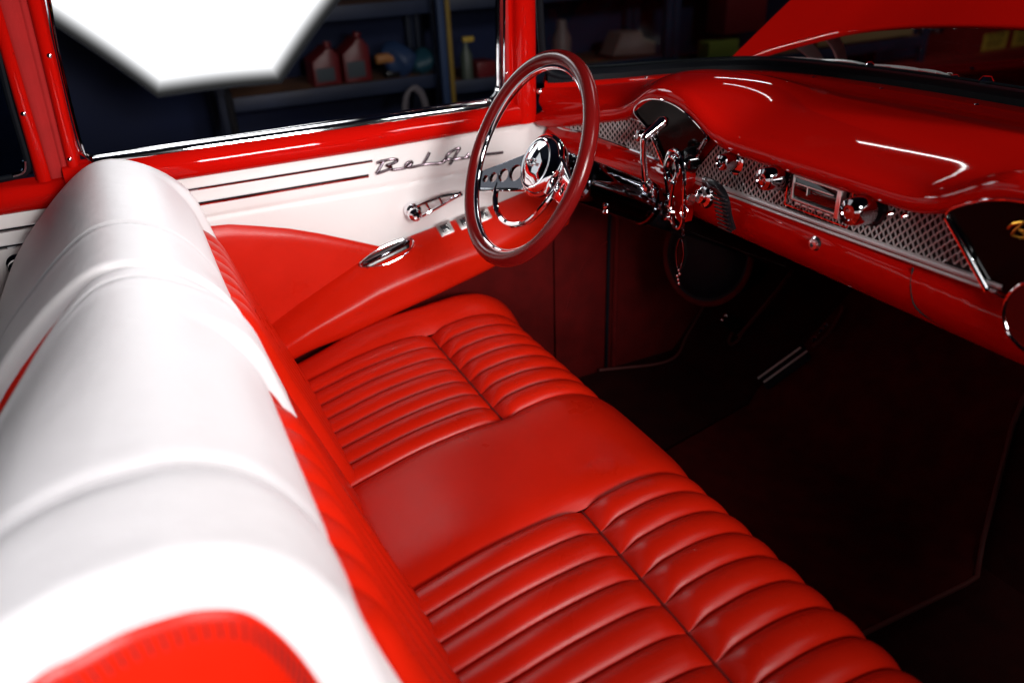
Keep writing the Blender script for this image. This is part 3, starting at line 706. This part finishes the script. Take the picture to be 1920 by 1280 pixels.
HE = cr([(-.775, 1.395, 1.078), (-.742, 1.50, 1.112), (-.707, 1.60, 1.135), (-.655, 1.72, 1.158), (-.56, 1.80, 1.172), (-.42, 1.84, 1.182), (-.25, 1.865, 1.187), (0, 1.875, 1.19)], 50)
HE = np.vstack([HE, (HE*np.array((-1, 1, 1)))[::-1][1:]])
P = np.zeros((len(HE), 26, 3)); up_ = np.array((0, .80, .54)); nrm_ = np.array((0, -.54, .80))
for i, p in enumerate(HE):
    for j, (a, b) in enumerate([(.030, -.018), (.012, -.017), (.002, -.015), (-.002, -.010), (-.002, -.004), (.002, .0), (.008, .0005), (.016, .0)] + [(.03+1.3*t, .02*math.sin(min(1, t*1.2)*math.pi)) for t in np.linspace(0, 1, 18)]):
        P[i, j] = p + up_*a + nrm_*b
        if j > 7: P[i, j, 0] *= 1-.10*((j-8)/17)
grid('hood', P, M_paint, CAR, sharp=50)
ho = bpy.data.objects['hood']
for q in ([(-.80, 1.800, 1.00), (-.80, 1.776, 1.05), (-.80, 1.742, 1.085), (-.80, 1.695, 1.115), (-.80, 1.63, 1.15)], [(-.80, 1.878, 1.00), (-.80, 1.862, 1.05), (-.80, 1.838, 1.09), (-.80, 1.80, 1.125), (-.80, 1.75, 1.155)]):
    q = cr(q, 20); T = np.gradient(q, axis=0); T /= np.linalg.norm(T, axis=1)[:, None]; S_ = np.cross(T, (1, 0, 0))
    P = np.zeros((20, 8, 3))
    for k, (a, b) in enumerate([(-.017, 0), (-.017, .005), (-.012, .007), (0, .004), (.012, .007), (.017, .005), (.017, 0), (0, -.001)]): P[:, k] = q + S_*a + np.array((1, 0, 0))*b
    grid('hood_hinge', P, M_silver, ho, cv=True)
def wiper(px, name='wiper'):
    a, b, c_ = px; mb = MB()
    mb.tube(cr([a, tuple(np.array(a)*.6+np.array(b)*.4+np.array((0, 0, .006))), b], 20), .0032, 8); wp = mb.build(name, M_silver, CAR)
    mb = MB(); mb.lathe([(0, 0), (.010, 0), (.011, .008), (.006, .014), (0, .015)], (a[0], a[1], a[2]-.006), (0, -.3, 1), 16); mb.build('wiper_pivot', M_chrome, wp)
    m2 = np.array(b)
    mb = MB(); mb.tube(cr([tuple(m2+np.array(c_)*.5), tuple(m2+np.array((0, 0, .003))), tuple(m2-np.array(c_)*.5)], 16), .0030, 6); mb.tube([tuple(m2+np.array(c_)*.22+np.array((0, 0, .001))), tuple(m2-np.array(c_)*.22+np.array((0, 0, .001)))], .0042, 6); mb.build('wiper_blade', M_silver, wp)
wiper(((-.405, 1.515, 1.123), (-.575, 1.50, 1.116), (-.24, -.06, -.006)))
wiper(((-.22, 1.555, 1.116), (-.33, 1.535, 1.124), (-.14, -.02, 0)))
MB().lathe([(0, 0), (.012, 0), (.014, .010), (.008, .018), (0, .019)], (-.135, 1.53, 1.118), (0, 0, 1), 18).build('washer_nozzle', M_chrome, CAR)

# ================================================================== STEERING WHEEL AND COLUMN
WT = R(26); WC = np.array((-.36, .62, 1.06)); WNRM = np.array((0, -math.cos(WT), math.sin(WT))); WX = np.array((1., 0, 0)); WU = np.array((0, math.sin(WT), math.cos(WT)))
def wp_(a, b, d=0): return WC + WX*a + WU*b + WNRM*d
mb = MB(); th = np.linspace(0, 2*math.pi, 128, endpoint=False)
mb.tube([wp_(.1845*math.cos(t), .1845*math.sin(t)) for t in th], .0138, 20, True); wheel = mb.build('steering_wheel', M_rim, CAR)
MB().tube([wp_(.171*math.cos(t), .171*math.sin(t), -.003) for t in th], .0062, 12, True).build('inner_ring', M_chrome, wheel)
def plate(name, outlines, frame, th_, bev, m, parent):
    cu = bpy.data.curves.new(name, 'CURVE'); cu.dimensions = '2D'; cu.fill_mode = 'BOTH'; cu.extrude = th_/2; cu.bevel_depth = bev; cu.bevel_resolution = 2
    for ol in outlines:
        sp = cu.splines.new('POLY'); sp.points.add(len(ol)-1); sp.use_cyclic_u = True
        for p, q in zip(sp.points, ol): p.co = (q[0], q[1], 0, 1)
    o = bpy.data.objects.new(name, cu); COL.objects.link(o); bpy.context.view_layer.update()
    me = bpy.data.meshes.new_from_object(o.evaluated_get(bpy.context.evaluated_depsgraph_get())); bpy.data.objects.remove(o)
    p, A, B, N = [np.array(q, float) for q in frame]
    for v in me.vertices: v.co = Vector(p+A*v.co[0]+B*v.co[1]+N*v.co[2])
    me.update(); me.materials.clear(); return link(name, me, m, parent, True, 30)
def circ(x, y, r, n_=28): return [(x+r*math.cos(t), y+r*math.sin(t)) for t in np.linspace(0, 2*math.pi, n_, endpoint=False)]
for ang, flip in ((207, 1), (352, -1)):
    a = R(ang); A = WX*math.cos(a)+WU*math.sin(a); p0 = WC+A*.04-WNRM*.040; p1 = WC+A*.172-WNRM*.008
    Ax = (p1-p0)/np.linalg.norm(p1-p0); B = (-WX*math.sin(a)+WU*math.cos(a)); N = np.cross(Ax, B)
    L = np.linalg.norm(p1-p0)
    ol = [(-.005, -.036), (L*.6, -.0235), (L, -.017), (L, .017), (L*.6, .0235), (-.005, .036)]
    holes = [circ(.034, 0, .0165), circ(.066, 0, .0135), circ(.093, 0, .0105), circ(.115, 0, .008)]
    plate('spoke', [ol]+holes, (p0, Ax, B, N), .006, .0012, M_colm if flip == 1 else M_chrome, wheel)  # left spoke's dark reflection is put into its colour; right one stays chrome
    e = -1 if flip == 1 else 1
    MB().tube([p0+Ax*t+B*e*-1*(.036-.019*t/L)*-1*-1 for t in np.linspace(0, L, 6)], .0045, 8).build('spoke_edge', M_chrome, wheel) if flip == 1 else None
# horn bar hanging between the spokes
U = [(-.100, -.064, -.022), (-.094, -.085, -.020), (-.070, -.107, -.018), (-.030, -.1205, -.018), (.015, -.117, -.018), (.056, -.095, -.020), (.080, -.060, -.022), (.092, -.02, -.028)]
MB().tube([wp_(*p) for p in cr(U, 48)], .0055, 10).build('horn_bar', M_chrome, wheel)
# polished cap with the emblem
mb = MB(); o_ = wp_(-.004, 0, -.052)
mb.lathe([(.030, -.03), (.050, -.012), (.0585, .004), (.0592, .012), (.0570, .019), (.047, .027), (.0445, .0275), (.043, .0262), (.0405, .0268), (.030, .0313), (.018, .0335), (0, .0345)], o_, WNRM, 64)
cap = mb.build('hub_cap', M_chrome, wheel, sharp=60)
bw = [(-.021, -.0025), (-.0085, -.0025), (-.0085, -.0068), (.0085, -.0068), (.0085, -.0025), (.021, -.0025), (.021, .0025), (.0085, .0025), (.0085, .0068), (-.0085, .0068), (-.0085, .0025), (-.021, .0025)]
inr = [(x*.80, y*.62) for x, y in bw]
bw = [(x+y*.35, y) for x, y in bw]; inr = [(x+y*.35, y) for x, y in inr]
plate('emblem', [bw, inr], (o_+WNRM*.0345, WX, WU, WNRM), .003, .0004, M_satin, wheel)
mb = MB(); mb.lathe([(.034, -.075), (.036, -.04), (.036, .0), (.030, .01)], o_, WNRM, 40)
for k in range(5): mb.lathe([(.036, -.065+.013*k), (.0405, -.063+.013*k), (.0405, -.057+.013*k), (.036, -.055+.013*k)], o_, WNRM, 40)
mb.build('hub_adapter', M_colm, wheel)
CA = -WNRM
mb = MB(); c0 = WC + CA*.125
mb.lathe([(.0, 0), (.034, .0), (.0405, .004), (.0425, .012), (.0425, .165), (.045, .168), (.045, .178), (.040, .182), (.0, .182)], c0, CA, 48); colm = mb.build('steering_column', M_colm, CAR, sharp=30)
mb = MB(); mb.lathe([(0, .18), (.038, .18), (.041, .20), (.041, .26), (.036, .27), (.034, .62), (0, .62)], c0, CA, 40); mb.build('lower_column', M_gloss, colm)
mb = MB()
for a, h in ((.7, .06), (1.1, .075)):
    dn = math.cos(a)*WX - math.sin(a)*WU; mb.lathe([(0, -.002), (.0065, 0), (.0065, .006), (.003, .008), (0, .008)], c0+CA*h+dn*.0415, dn, 12)
mb.build('column_stud', M_chrome, colm)
mb = MB(); mb.tube(cr([(-.335, .875, .945), (-.334, .868, .985), (-.333, .860, 1.030), (-.331, .858, 1.066), (-.3305, .862, 1.074), (-.3295, .878, 1.084), (-.328, .898, 1.096), (-.3275, .908, 1.101)], 60), list(np.r_[np.full(34, .0062), np.linspace(.0066, .0115, 22), .011, .009, .006, .002]), 14); mb.build('shift_lever', M_chrome, colm)
mb = MB(); mb.lathe([(0, 0), (.012, .001), (.015, .010), (.012, .020), (0, .022)], (-.334, .872, .965), (0, -.3, 1), 20); mb.lathe([(0, 0), (.008, .0), (.010, .03), (0, .034)], (-.352, .875, .962), (1, 0, 0), 14); mb.build('shift_collar', M_chrome, colm)
# chrome drop bracket under the instrument fan
drop = [(-.348, .985), (-.346, 1.012), (-.338, 1.032), (-.322, 1.040), (-.305, 1.034), (-.293, 1.015), (-.287, .985), (-.284, .95), (-.283, .915), (-.290, .893), (-.304, .889), (-.318, .90), (-.330, .94)]
MB().tube(cr([(x, .925, z) for x, z in drop], 80, True), .0045, 10, True).build('column_bracket', M_chrome, dash)
plt_ = [(-.345, .99), (-.342, 1.012), (-.335, 1.028), (-.321, 1.035), (-.306, 1.030), (-.296, 1.013), (-.290, .985), (-.288, .93), (-.294, .90), (-.312, .905), (-.330, .95)]
v, f = prism_mesh(plt_, ((0, .935, 0), (1, 0, 0), (0, 0, 1), (0, -1, 0)), -.02, .008, .003); raw('bracket_plate', v, f, M_paint, dash, True, 30)
mb = MB(); mb.tube([(-.317+.017*math.cos(t), .918, 1.005+.024*math.sin(t)) for t in np.linspace(0, 2*math.pi, 36, endpoint=False)], .0055, 10, True); mb.build('bracket_ring', M_chrome, dash)
mb = MB(); mb.lathe([(0, 0), (.016, 0), (.015, .004), (0, .006)], (-.317, .925, 1.005), (0, -1, 0), 28); mb.build('bracket_lens', M_gloss, dash)
mb = MB()
for p, r in (((-.301, .915, .955), .008), ((-.306, .912, .938), .010), ((-.296, .914, .925), .008), ((-.31, .915, .91), .009)): mb.lathe([(0, 0), (r*.8, .002), (r, .007), (r*.7, .013), (0, .015)], p, (-.1, -1, .2), 14)
mb.tube(cr([(-.306, .912, .915), (-.300, .905, .94), (-.292, .903, .985)], 16), .0045, 8); mb.build('bracket_fittings', M_chrome, dash)
# ignition switch
mb = MB(); mb.lathe([(0, 0), (.021, 0), (.024, .005), (.021, .011), (.014, .014), (.013, .022), (.006, .024), (0, .024)], (-.243, .948, .967), (0, -1, .1), 32); mb.build('ignition_switch', M_chrome, dash)
# ribbed black handle
mb = MB(); mb.tube(cr([(-.232, .93, 1.000), (-.205, .922, 1.003), (-.18, .922, .998), (-.166, .924, .982), (-.160, .928, .955), (-.154, .935, .93)], 30), .0105, 10, flat=(0, 1, 0, .6))
for k in range(9): t = k/8; mb.box((-.172+.016*t, .913+.008*t, .990-.058*t), (.034, .005, .0035), bev=.001)
mb.build('brake_release_handle', M_black, dash)

# ================================================================== FLOOR, KICK PANEL, PEDALS
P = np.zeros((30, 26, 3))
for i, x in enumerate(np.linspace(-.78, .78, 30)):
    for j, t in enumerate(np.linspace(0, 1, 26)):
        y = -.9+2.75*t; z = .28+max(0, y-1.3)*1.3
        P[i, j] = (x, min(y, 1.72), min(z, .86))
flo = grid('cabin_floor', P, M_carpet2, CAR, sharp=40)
def fl(x, y, lift=.008): return (x, y-lift*.6*(y > 1.3), .28+max(0, y-1.3)*1.3+lift)
P = np.zeros((20, 30, 3))
for i, u in enumerate(np.linspace(0, 1, 20)):
    for j, t in enumerate(np.linspace(0, 1, 30)):
        y = .60+1.0*t
        xl = np.interp(y, [.6, .93, 1.33, 1.42, 1.6], [-.30, -.34, -.42, -.38, -.33]); xr = np.interp(y, [.6, .96, 1.25, 1.48, 1.6], [.262, .268, .275, .135, .12])
        P[i, j] = fl(xl+(xr-xl)*u, y)
mat_ = grid('center_mat', P, M_carpet, flo)
MB().tube([tuple(p+np.array((0, 0, .003))) for p in P[-1]], .005, 8).build('mat_binding', M_pipe, flo)
P2 = cr([(-.747, 1.03, .297), (-.70, 1.24, .292), (-.742, 1.34, .34), (-.752, 1.45, .49)], 30); MB().tube(P2, .004, 6).build('carpet_binding', M_pipe, flo)
ys = np.linspace(.90, 1.78, 30); P = np.zeros((30, 16, 3))
for i, y in enumerate(ys):
    for j, z in enumerate(np.linspace(.26, 1.0, 16)): P[i, j] = (-.765+.02*sm(1.2, 1.7, y), y, z)
kick = grid('kick_panel', P, M_kick, CAR)
MB().tube([(-.757, 1.085, z) for z in np.linspace(.29, .96, 12)], .008, 8).build('kick_bead', M_kick, kick)
MB().tube([(-.758, 1.062, z) for z in np.linspace(.29, .96, 12)], .005, 8).build('kick_bead', M_rubber, kick)
MB().tube(cr([(-.768, .93, .50), (-.77, .96, .58), (-.768, 1.0, .64), (-.764, 1.06, .68)], 20), .006, 8).build('door_seal', M_kick, kick)
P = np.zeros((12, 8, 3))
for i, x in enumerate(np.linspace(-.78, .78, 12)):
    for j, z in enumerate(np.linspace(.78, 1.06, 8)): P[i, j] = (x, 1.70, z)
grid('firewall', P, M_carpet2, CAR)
mb = MB(); mb.lathe([(0, .03), (.07, .03), (.095, .012), (.105, .0), (.115, .002), (.118, -.01), (.10, -.12), (0, -.12)], (-.468, 1.15, .725), (.25, -.9, .25), 48); sp = mb.build('floor_duct', M_rubber, CAR, sharp=40)
mb = MB(); a, u_, v_ = perp((.25, -.9, .25)); mb.tube([np.array((-.468, 1.15, .725))+.118*(math.cos(t)*u_+math.sin(t)*v_) for t in np.linspace(0, 2*math.pi, 48, endpoint=False)], .007, 8, True); mb.build('duct_rim', M_carpet, sp)
# accelerator with two bright strips, brake pedal with loop, linkage
sl = Matrix.Rotation(-R(52.4), 4, 'X')
mb = MB(); mb.tube([np.array((-.412, 1.33, .345)), np.array((-.355, 1.405, .445))], .028, 12, flat=(0, -.79, .61, .25)); acc = mb.build('accelerator_pedal', M_rubber, CAR)
for dx in (-.012, .010): MB().tube([np.array((-.412+dx, 1.322, .352)), np.array((-.355+dx*1.0, 1.397, .452))], .0028, 8).build('pedal_strip', M_silver, acc)
mb = MB(); mb.tube(cr([(-.50, 1.47, .60), (-.515, 1.45, .55), (-.535, 1.41, .48), (-.553, 1.385, .43), (-.565, 1.37, .40)], 24), .006, 8); bp_ = mb.build('brake_pedal', M_pipe, CAR)
MB().tube(cr([(-.57, 1.385, .42), (-.56, 1.37, .395), (-.572, 1.355, .375), (-.588, 1.358, .38), (-.59, 1.375, .405)], 24, True), .004, 8, True).build('pedal_loop', M_pipe, bp_)
MB().box((-.59, 1.372, .425), (.06, .012, .04), bev=.004, M=sl).build('pedal_pad', M_rubber, bp_)
mb = MB(); mb.lathe([(0, 0), (.006, .001), (.007, .006), (0, .010)], (-.622, 1.37, .44), (.3, -.8, .4), 12); mb.lathe([(0, 0), (.005, .001), (.006, .005), (0, .008)], (-.63, 1.365, .425), (.3, -.8, .4), 12); mb.build('pedal_bolt', M_chrome, bp_)
mb = MB(); mb.tube(cr([(-.32, 1.47, .57), (-.325, 1.46, .53), (-.335, 1.445, .49), (-.35, 1.42, .455)], 16), .005, 8); lk = mb.build('throttle_linkage', M_pipe, CAR)
mb = MB()
for p in ((-.338, 1.44, .515), (-.345, 1.435, .50), (-.352, 1.425, .475)): mb.lathe([(0, 0), (.007, .001), (.008, .007), (.004, .011), (0, .011)], p, (.5, -.7, .4), 14)
mb.build('linkage_bolt', M_chrome, lk)

# ================================================================== KEYS hanging from the ignition
key = empty('car_key', (-.262, .914, .93), 'chrome car key on a split ring hanging from the ignition switch under the dashboard', 'key')
mb = MB(); mb.tube([(-.268+.011*math.cos(t), .914, .934+.013*math.sin(t)) for t in np.linspace(0, 2*math.pi, 28, endpoint=False)], .0016, 8, True); mb.build('split_ring', M_chrome, key)
mb = MB(); mb.lathe([(0, -.002), (.011, -.002), (.011, .002), (0, .002)], (-.252, .916, .962), (1, .1, 0), 18); mb.box((-.250, .925, .966), (.003, .018, .006)); mb.build('key_head', M_satin, key)
fob = empty('key_fob', (-.262, .912, .86), 'dark chrome key fob dangling on a short chain below the ignition key', 'key fob')
mb = MB()
for k in range(6): mb.tube([(-.267+.0028*math.cos(t)*(k % 2 == 0)+.0005*k, .913+.0028*math.cos(t)*(k % 2), .919-.006*k+.0045*math.sin(t)) for t in np.linspace(0, 2*math.pi, 14, endpoint=False)], .0009, 6, True)
mb.build('chain', M_dchrome, fob)
ol = [(-.262+.011*a, .850+.030*b) for a, b in ((-.35, 1), (.35, 1), (.95, .35), (1, -.2), (.4, -1), (-.4, -1), (-1, -.2), (-.95, .35))]
v, f = prism_mesh(ol, ((0, .912, 0), (1, 0, 0), (0, 0, 1), (0, -1, 0)), -.004, .005, .003); raw('fob_body', v, f, M_fan, fob, True, 25)
MB().tube([(x, .9065, z) for x, z in cr(ol, 40, True)], .0016, 6, True).build('fob_rim', M_dchrome, fob)
mb = MB()
for k in range(5): mb.lathe([(0, 0), (.003, .001), (.0035, .004), (0, .006)], (-.262+.004*math.sin(k*2.1), .910, .815-.007*k), (0, -1, 0), 8)
mb.build('fob_beads', M_satin, fob)

# ================================================================== GARAGE
def struct(name, P, m): o = grid(name, P, m); o['kind'] = 'structure'; return o
def sheet(p0, p1, p2, n_=6):
    p0, p1, p2 = map(np.array, (p0, p1, p2)); return np.array([[p0+(p1-p0)*i/n_+(p2-p0)*j/n_ for j in range(n_+1)] for i in range(n_+1)], float)
struct('floor', sheet((-7, -6, 0), (8, -6, 0), (-7, 12, 0)), M_floor)
struct('wall_left', sheet((-4.1, -6, 0), (-4.1, 12, 0), (-4.1, -6, 3.4)), M_wall)
struct('wall_front', sheet((-4.1, 10, 0), (8, 10, 0), (-4.1, 10, 3.4)), M_wall)
struct('wall_rear', sheet((-4.1, -6, 0), (8, -6, 0), (-4.1, -6, 3.4)), M_wall)
struct('ceiling', sheet((-4.1, -6, 3.4), (8, -6, 3.4), (-4.1, 12, 3.4)), M_wall)
# photographer's eight-sided softbox outside the driver's window
SB = np.array((-2.5, .345, 1.465)); RO = .60
sb = empty('softbox', (-2.5, .33, 0), 'large eight sided white softbox lamp glowing outside the driver window', 'softbox')
n8 = 64; V = []; att = []
def octr(a, ap=.566): q = ((a+math.pi/8) % (math.pi/4))-math.pi/8; return ap/math.cos(q)*(1-.010*math.cos(4*q))
rings = [0, .3, .6, .80, .84, .86, .88, .90, .92, .94, .96, .98, 1.0]
angs = np.linspace(0, 2*math.pi, n8, endpoint=False)
for k in rings:
    for a in angs:
        r = octr(a)*k; V.append((SB[0]+.012*(1-k*k), SB[1]+r*math.cos(a), SB[2]+r*math.sin(a))); att.append(max(0.004, max(0, 1-max(0, (k-.82)/.18))**2.0))  # wide fade paints a soft halo into the lamp's rim
F = grid_faces(len(rings), n8, False, True) + [tuple(range(n8))]
dif = raw('diffuser', V, F, None, sb); dif.data.materials.append(emit_octagon('softbox_diffuser', .555))
at_ = dif.data.attributes.new('edge_fade', 'FLOAT', 'POINT')
for i, a in enumerate(att): at_.data[i].value = a
P = np.array([[(SB[0]+x, SB[1]+octr(a)*k*math.cos(a), SB[2]+octr(a)*k*math.sin(a)) for a in angs] for x, k in ((.03, 1.005), (-.02, 1.01), (-.02, 1.0), (-.25, .55), (-.45, .18))])
grid('shell', P, M_fab, sb, cv=True)
MB().lathe([(0, 0), (.07, 0), (.07, .22), (0, .22)], (-2.94, .33, 1.46), (-1, 0, 0), 20).build('flash_head', M_black, sb)
mb = MB(); mb.tube([(-2.98, .42, z) for z in (0.75, 1.5)], .013, 8)
mb.tube([(-2.98, .42, z) for z in (.03, .8)], .018, 8)
for k in range(3): a = k*2.1+.5; mb.tube([(-2.98, .42, .55), (-2.98+.45*math.cos(a), .42+.45*math.sin(a), .02)], .011, 6)
mb.build('stand', M_dark, sb)
# steel shelving along the wall
def shelf_unit(y0, y1, zs, label, board=M_shelf, edge=M_shelf):
    t = empty('shelf_unit', (-3.8, (y0+y1)/2, 0), label, 'shelving', 'shelving along the garage wall')
    for z in zs:
        MB().box((-3.80, (y0+y1)/2, z), (.46, y1-y0-.04, .03), bev=.004).build('shelf_board', M_wood, t)
        MB().box((-3.567, (y0+y1)/2, z-.02), (.02, y1-y0-.04, .075), bev=.004).build('shelf_beam', edge, t)
    for y in (y0, y1):
        for x in (-4.03, -3.57): MB().box((x, y, 1.05), (.05, .05, 2.1), bev=.004).build('post', board, t)
    return t
shelf_unit(.45, 1.68, (.25, .655, 1.06, 1.5), 'blue grey steel shelving holding the two red cans beyond the driver window')
shelf_unit(1.74, 3.3, (.25, .60, 1.06, 1.5), 'blue grey steel shelving beyond the windshield pillar holding a pale carton')
shelf_unit(3.36, 5.8, (.05, .50, 1.06, 1.5), 'far steel shelving seen between the raised hood and the wipers')
# red cans
def can(y, z, w_, h, label):
    t = empty('fuel_can', (-3.62, y, z), label, 'fuel can', 'red cans on the shelf')
    ol = [(-w_/2, 0), (w_/2, 0), (w_/2, h*.78), (w_*.30, h*.95), (w_*.12, h), (-w_*.1, h*.86), (-w_/2, h*.66)]
    v, f = prism_mesh([(a, b) for a, b in ol], ((-3.68, y, z), (0, 1, 0), (0, 0, 1), (1, 0, 0)), -.09, .09, .012); raw('body', v, f, M_can, t, True, 30)
    MB().box((-3.586, y-.01, z+h*.30), (.006, w_*.66, h*.36), bev=.001).build('paper_label', M_label, t)
    MB().lathe([(0, 0), (.022, 0), (.022, .03), (0, .03)], (-3.66, y+w_*.2, z+h*.96), (0, .25, 1), 14).build('cap', M_can, t)
can(1.03, .672, .155, .20, 'shorter red plastic can, nearer the softbox, on the shelf'); can(1.205, .672, .155, .235, 'taller red plastic can nearer the yellow post on the shelf')
# further things on that shelf
t = empty('drill', (-3.62, 1.36, .68), 'orange and black power tool lying between the red cans and blue bags', 'power tool')
MB().tube(cr([(-3.62, 1.32, .775), (-3.62, 1.38, .78), (-3.62, 1.43, .765)], 12), [.02]+[.028]*10+[.018], 10).build('body', mat('orange_tool_plastic', (.42, .17, .05), .5), t)
MB().tube([(-3.62, 1.40, .77), (-3.62, 1.41, .70)], .016, 8).build('handle', M_black, t)
MB().box((-3.62, 1.41, .69), (.06, .08, .03), bev=.006).build('battery', M_black, t)
def sack(y, z, w_, h, m, name, label, cat):
    V = []; nu, nv = 26, 14; rnd = random.Random(int(y*1000))
    ph = [rnd.uniform(0, 6) for _ in range(5)]
    P = np.zeros((nu, nv, 3))
    for i in range(nu):
        a = 2*math.pi*i/nu
        for j in range(nv):
            t_ = j/(nv-1); r = (math.sin(math.pi*(.12+.86*t_))**.6)*(1+.14*math.sin(3*a+ph[0])*t_+.10*math.sin(5*a+ph[1]+4*t_))
            P[i, j] = (-3.66+.10*r*math.cos(a), y+w_/2*r*math.sin(a)+.03*math.sin(4*t_+ph[2])*t_, z+h*t_)
    o = grid(name, P, m, cu=True, sharp=80); return tag(o, label, cat)
sack(1.47, .672, .20, .19, M_blue, 'plastic_bag', 'slumped blue plastic bag on the shelf beside the power tool', 'bag')
sack(1.60, .672, .16, .14, mat('teal_plastic', (.012, .06, .09), .5), 'plastic_bag', 'low teal plastic bag on the shelf against the yellow post', 'bag')
t = empty('strap_post', (-3.40, 1.69, 0), 'tall yellow post standing in front of the shelving beyond the driver window', 'post')
MB().box((-3.40, 1.69, 1.05), (.03, .024, 2.1), bev=.004).build('yellow_strip', M_yel, t); MB().box((-3.42, 1.655, 1.05), (.04, .04, 2.1), bev=.004).build('blue_strip', M_blue, t)
MB().box((-3.40, 1.67, .015), (.16, .16, .03), bev=.005).build('base_plate', M_dark, t)
t = empty('spray_bottle', (-3.60, 1.87, .62), 'pale spray bottle on the shelf just past the yellow post', 'bottle')
MB().lathe([(0, 0), (.035, 0), (.036, .13), (.015, .18), (.013, .21), (0, .21)], (-3.60, 1.87, .617), (0, 0, 1), 18).build('body', mat('milky_plastic', (.08, .10, .08), .4), t)
MB().box((-3.585, 1.88, .84), (.035, .07, .03), bev=.008).build('trigger_head', M_sign, t)
t = tag(MB().box((-3.62, 1.975, .665), (.16, .12, .09), bev=.01).build('storage_tub', M_can), 'small dark red tub on the shelf beside the pale spray bottle', 'tub')
t = empty('tote_bag', (-3.30, 1.42, .30), 'pale handles of a tote bag rising below the shelf near the yellow post', 'bag')
for k, dx in ((0, 0), (1, -.05)): MB().tube(cr([(-3.3+dx, 1.345+k*.03, .45), (-3.3+dx, 1.365+k*.03, .60), (-3.3+dx, 1.415+k*.03, .655), (-3.3+dx, 1.465+k*.03, .60), (-3.3+dx, 1.49+k*.03, .45)], 24), .011, 8).build('handle', M_bag, t)
P = np.zeros((8, 8, 3))
MB().box((-3.32, 1.42, .30), (.14, .24, .34), bev=.02).build('body', M_bag, t)
t = tag(MB().box((-3.45, 1.42, .06), (.5, .9, .12), bev=.01).build('pallet', M_wood), 'low wooden pallet on the garage floor under the tote bag', 'pallet')
# things seen through the windshield
ol = [(2.90, .640), (3.235, .625), (3.235, .70), (3.14, .735), (3.12, .775), (2.965, .775)]
v, f = prism_mesh(ol, ((-3.66, 0, 0), (0, 1, 0), (0, 0, 1), (1, 0, 0)), -.10, .06, .008); bxo = raw('carton', v, f, M_box, None, True, 30); tag(bxo, 'pale pink open carton on the shelf, seen through the windshield past the steering wheel', 'carton')
t = tag(MB().lathe([(0, 0), (.055, 0), (.06, .17), (.035, .22), (.03, .27), (.0, .28)], (-3.60, 2.52, .62), (0, 0, 1), 20).build('jug', mat('brown_jug_plastic', (.16, .10, .10), .5)), 'tall dull brown jug by the windshield pillar on the shelf', 'jug')
t = tag(MB().box((-3.62, 3.78, .60), (.12, .26, .12), bev=.006).build('green_box', M_green), 'small yellow green box on the far shelf left of the raised hood', 'box')
t = tag(MB().box((-3.66, 3.95, .83), (.2, .35, .26), bev=.006).build('red_crate', M_can), 'dull red crate above the yellow green box by the raised hood', 'crate')
t = tag(MB().box((-3.66, 5.15, .60), (.2, 1.0, .13), bev=.004).build('long_carton', M_tan), 'long tan cardboard carton seen under the raised hood behind the hinges', 'carton')
for i, (y, lb) in enumerate(((5.83, 'larger polished tin on the far shelf under the hood edge'), (5.98, 'smaller polished tin beside the larger one under the hood edge'))):
    tag(MB().lathe([(0, 0), (.05, 0), (.05, .07), (.045, .08), (0, .08)], (-3.60, y, .52), (0, 0, 1), 18).build('tin', M_chrome), lb, 'tin', 'tins on the far shelf')
cab = empty('tool_cabinet', (-3.75, 6.9, 0), 'dark red steel tool cabinet with two yellow warning notices at the far end', 'cabinet')
MB().box((-3.80, 6.95, .50), (.40, 1.2, 1.0), bev=.01).box((-3.62, 6.4, .15), (.30, 2.9, .34), bev=.01).build('body', mat('dark_red_cabinet_paint', (.20, .012, .012), .4), cab)
for y0, y1 in ((6.58, 6.89), (6.97, 7.28)):
    s_ = MB().box((-3.597, (y0+y1)/2, .385), (.004, y1-y0, .135)).build('warning_notice', M_sign, cab, smooth=False)
    v, f = text_mesh('CAUTION', .050, .0008, ((-3.594, y0+.035, .415), (0, 1, 0), (0, 0, 1), (1, 0, 0))); raw('notice_lettering', v, f, M_ink, cab, smooth=False)
    mb = MB()
    for k in range(3): mb.box((-3.594, (y0+y1)/2-.01*k, .393-.022*k), (.0015, .20-.03*(k == 2), .007))
    mb.build('notice_lines', M_ink, cab, smooth=False)
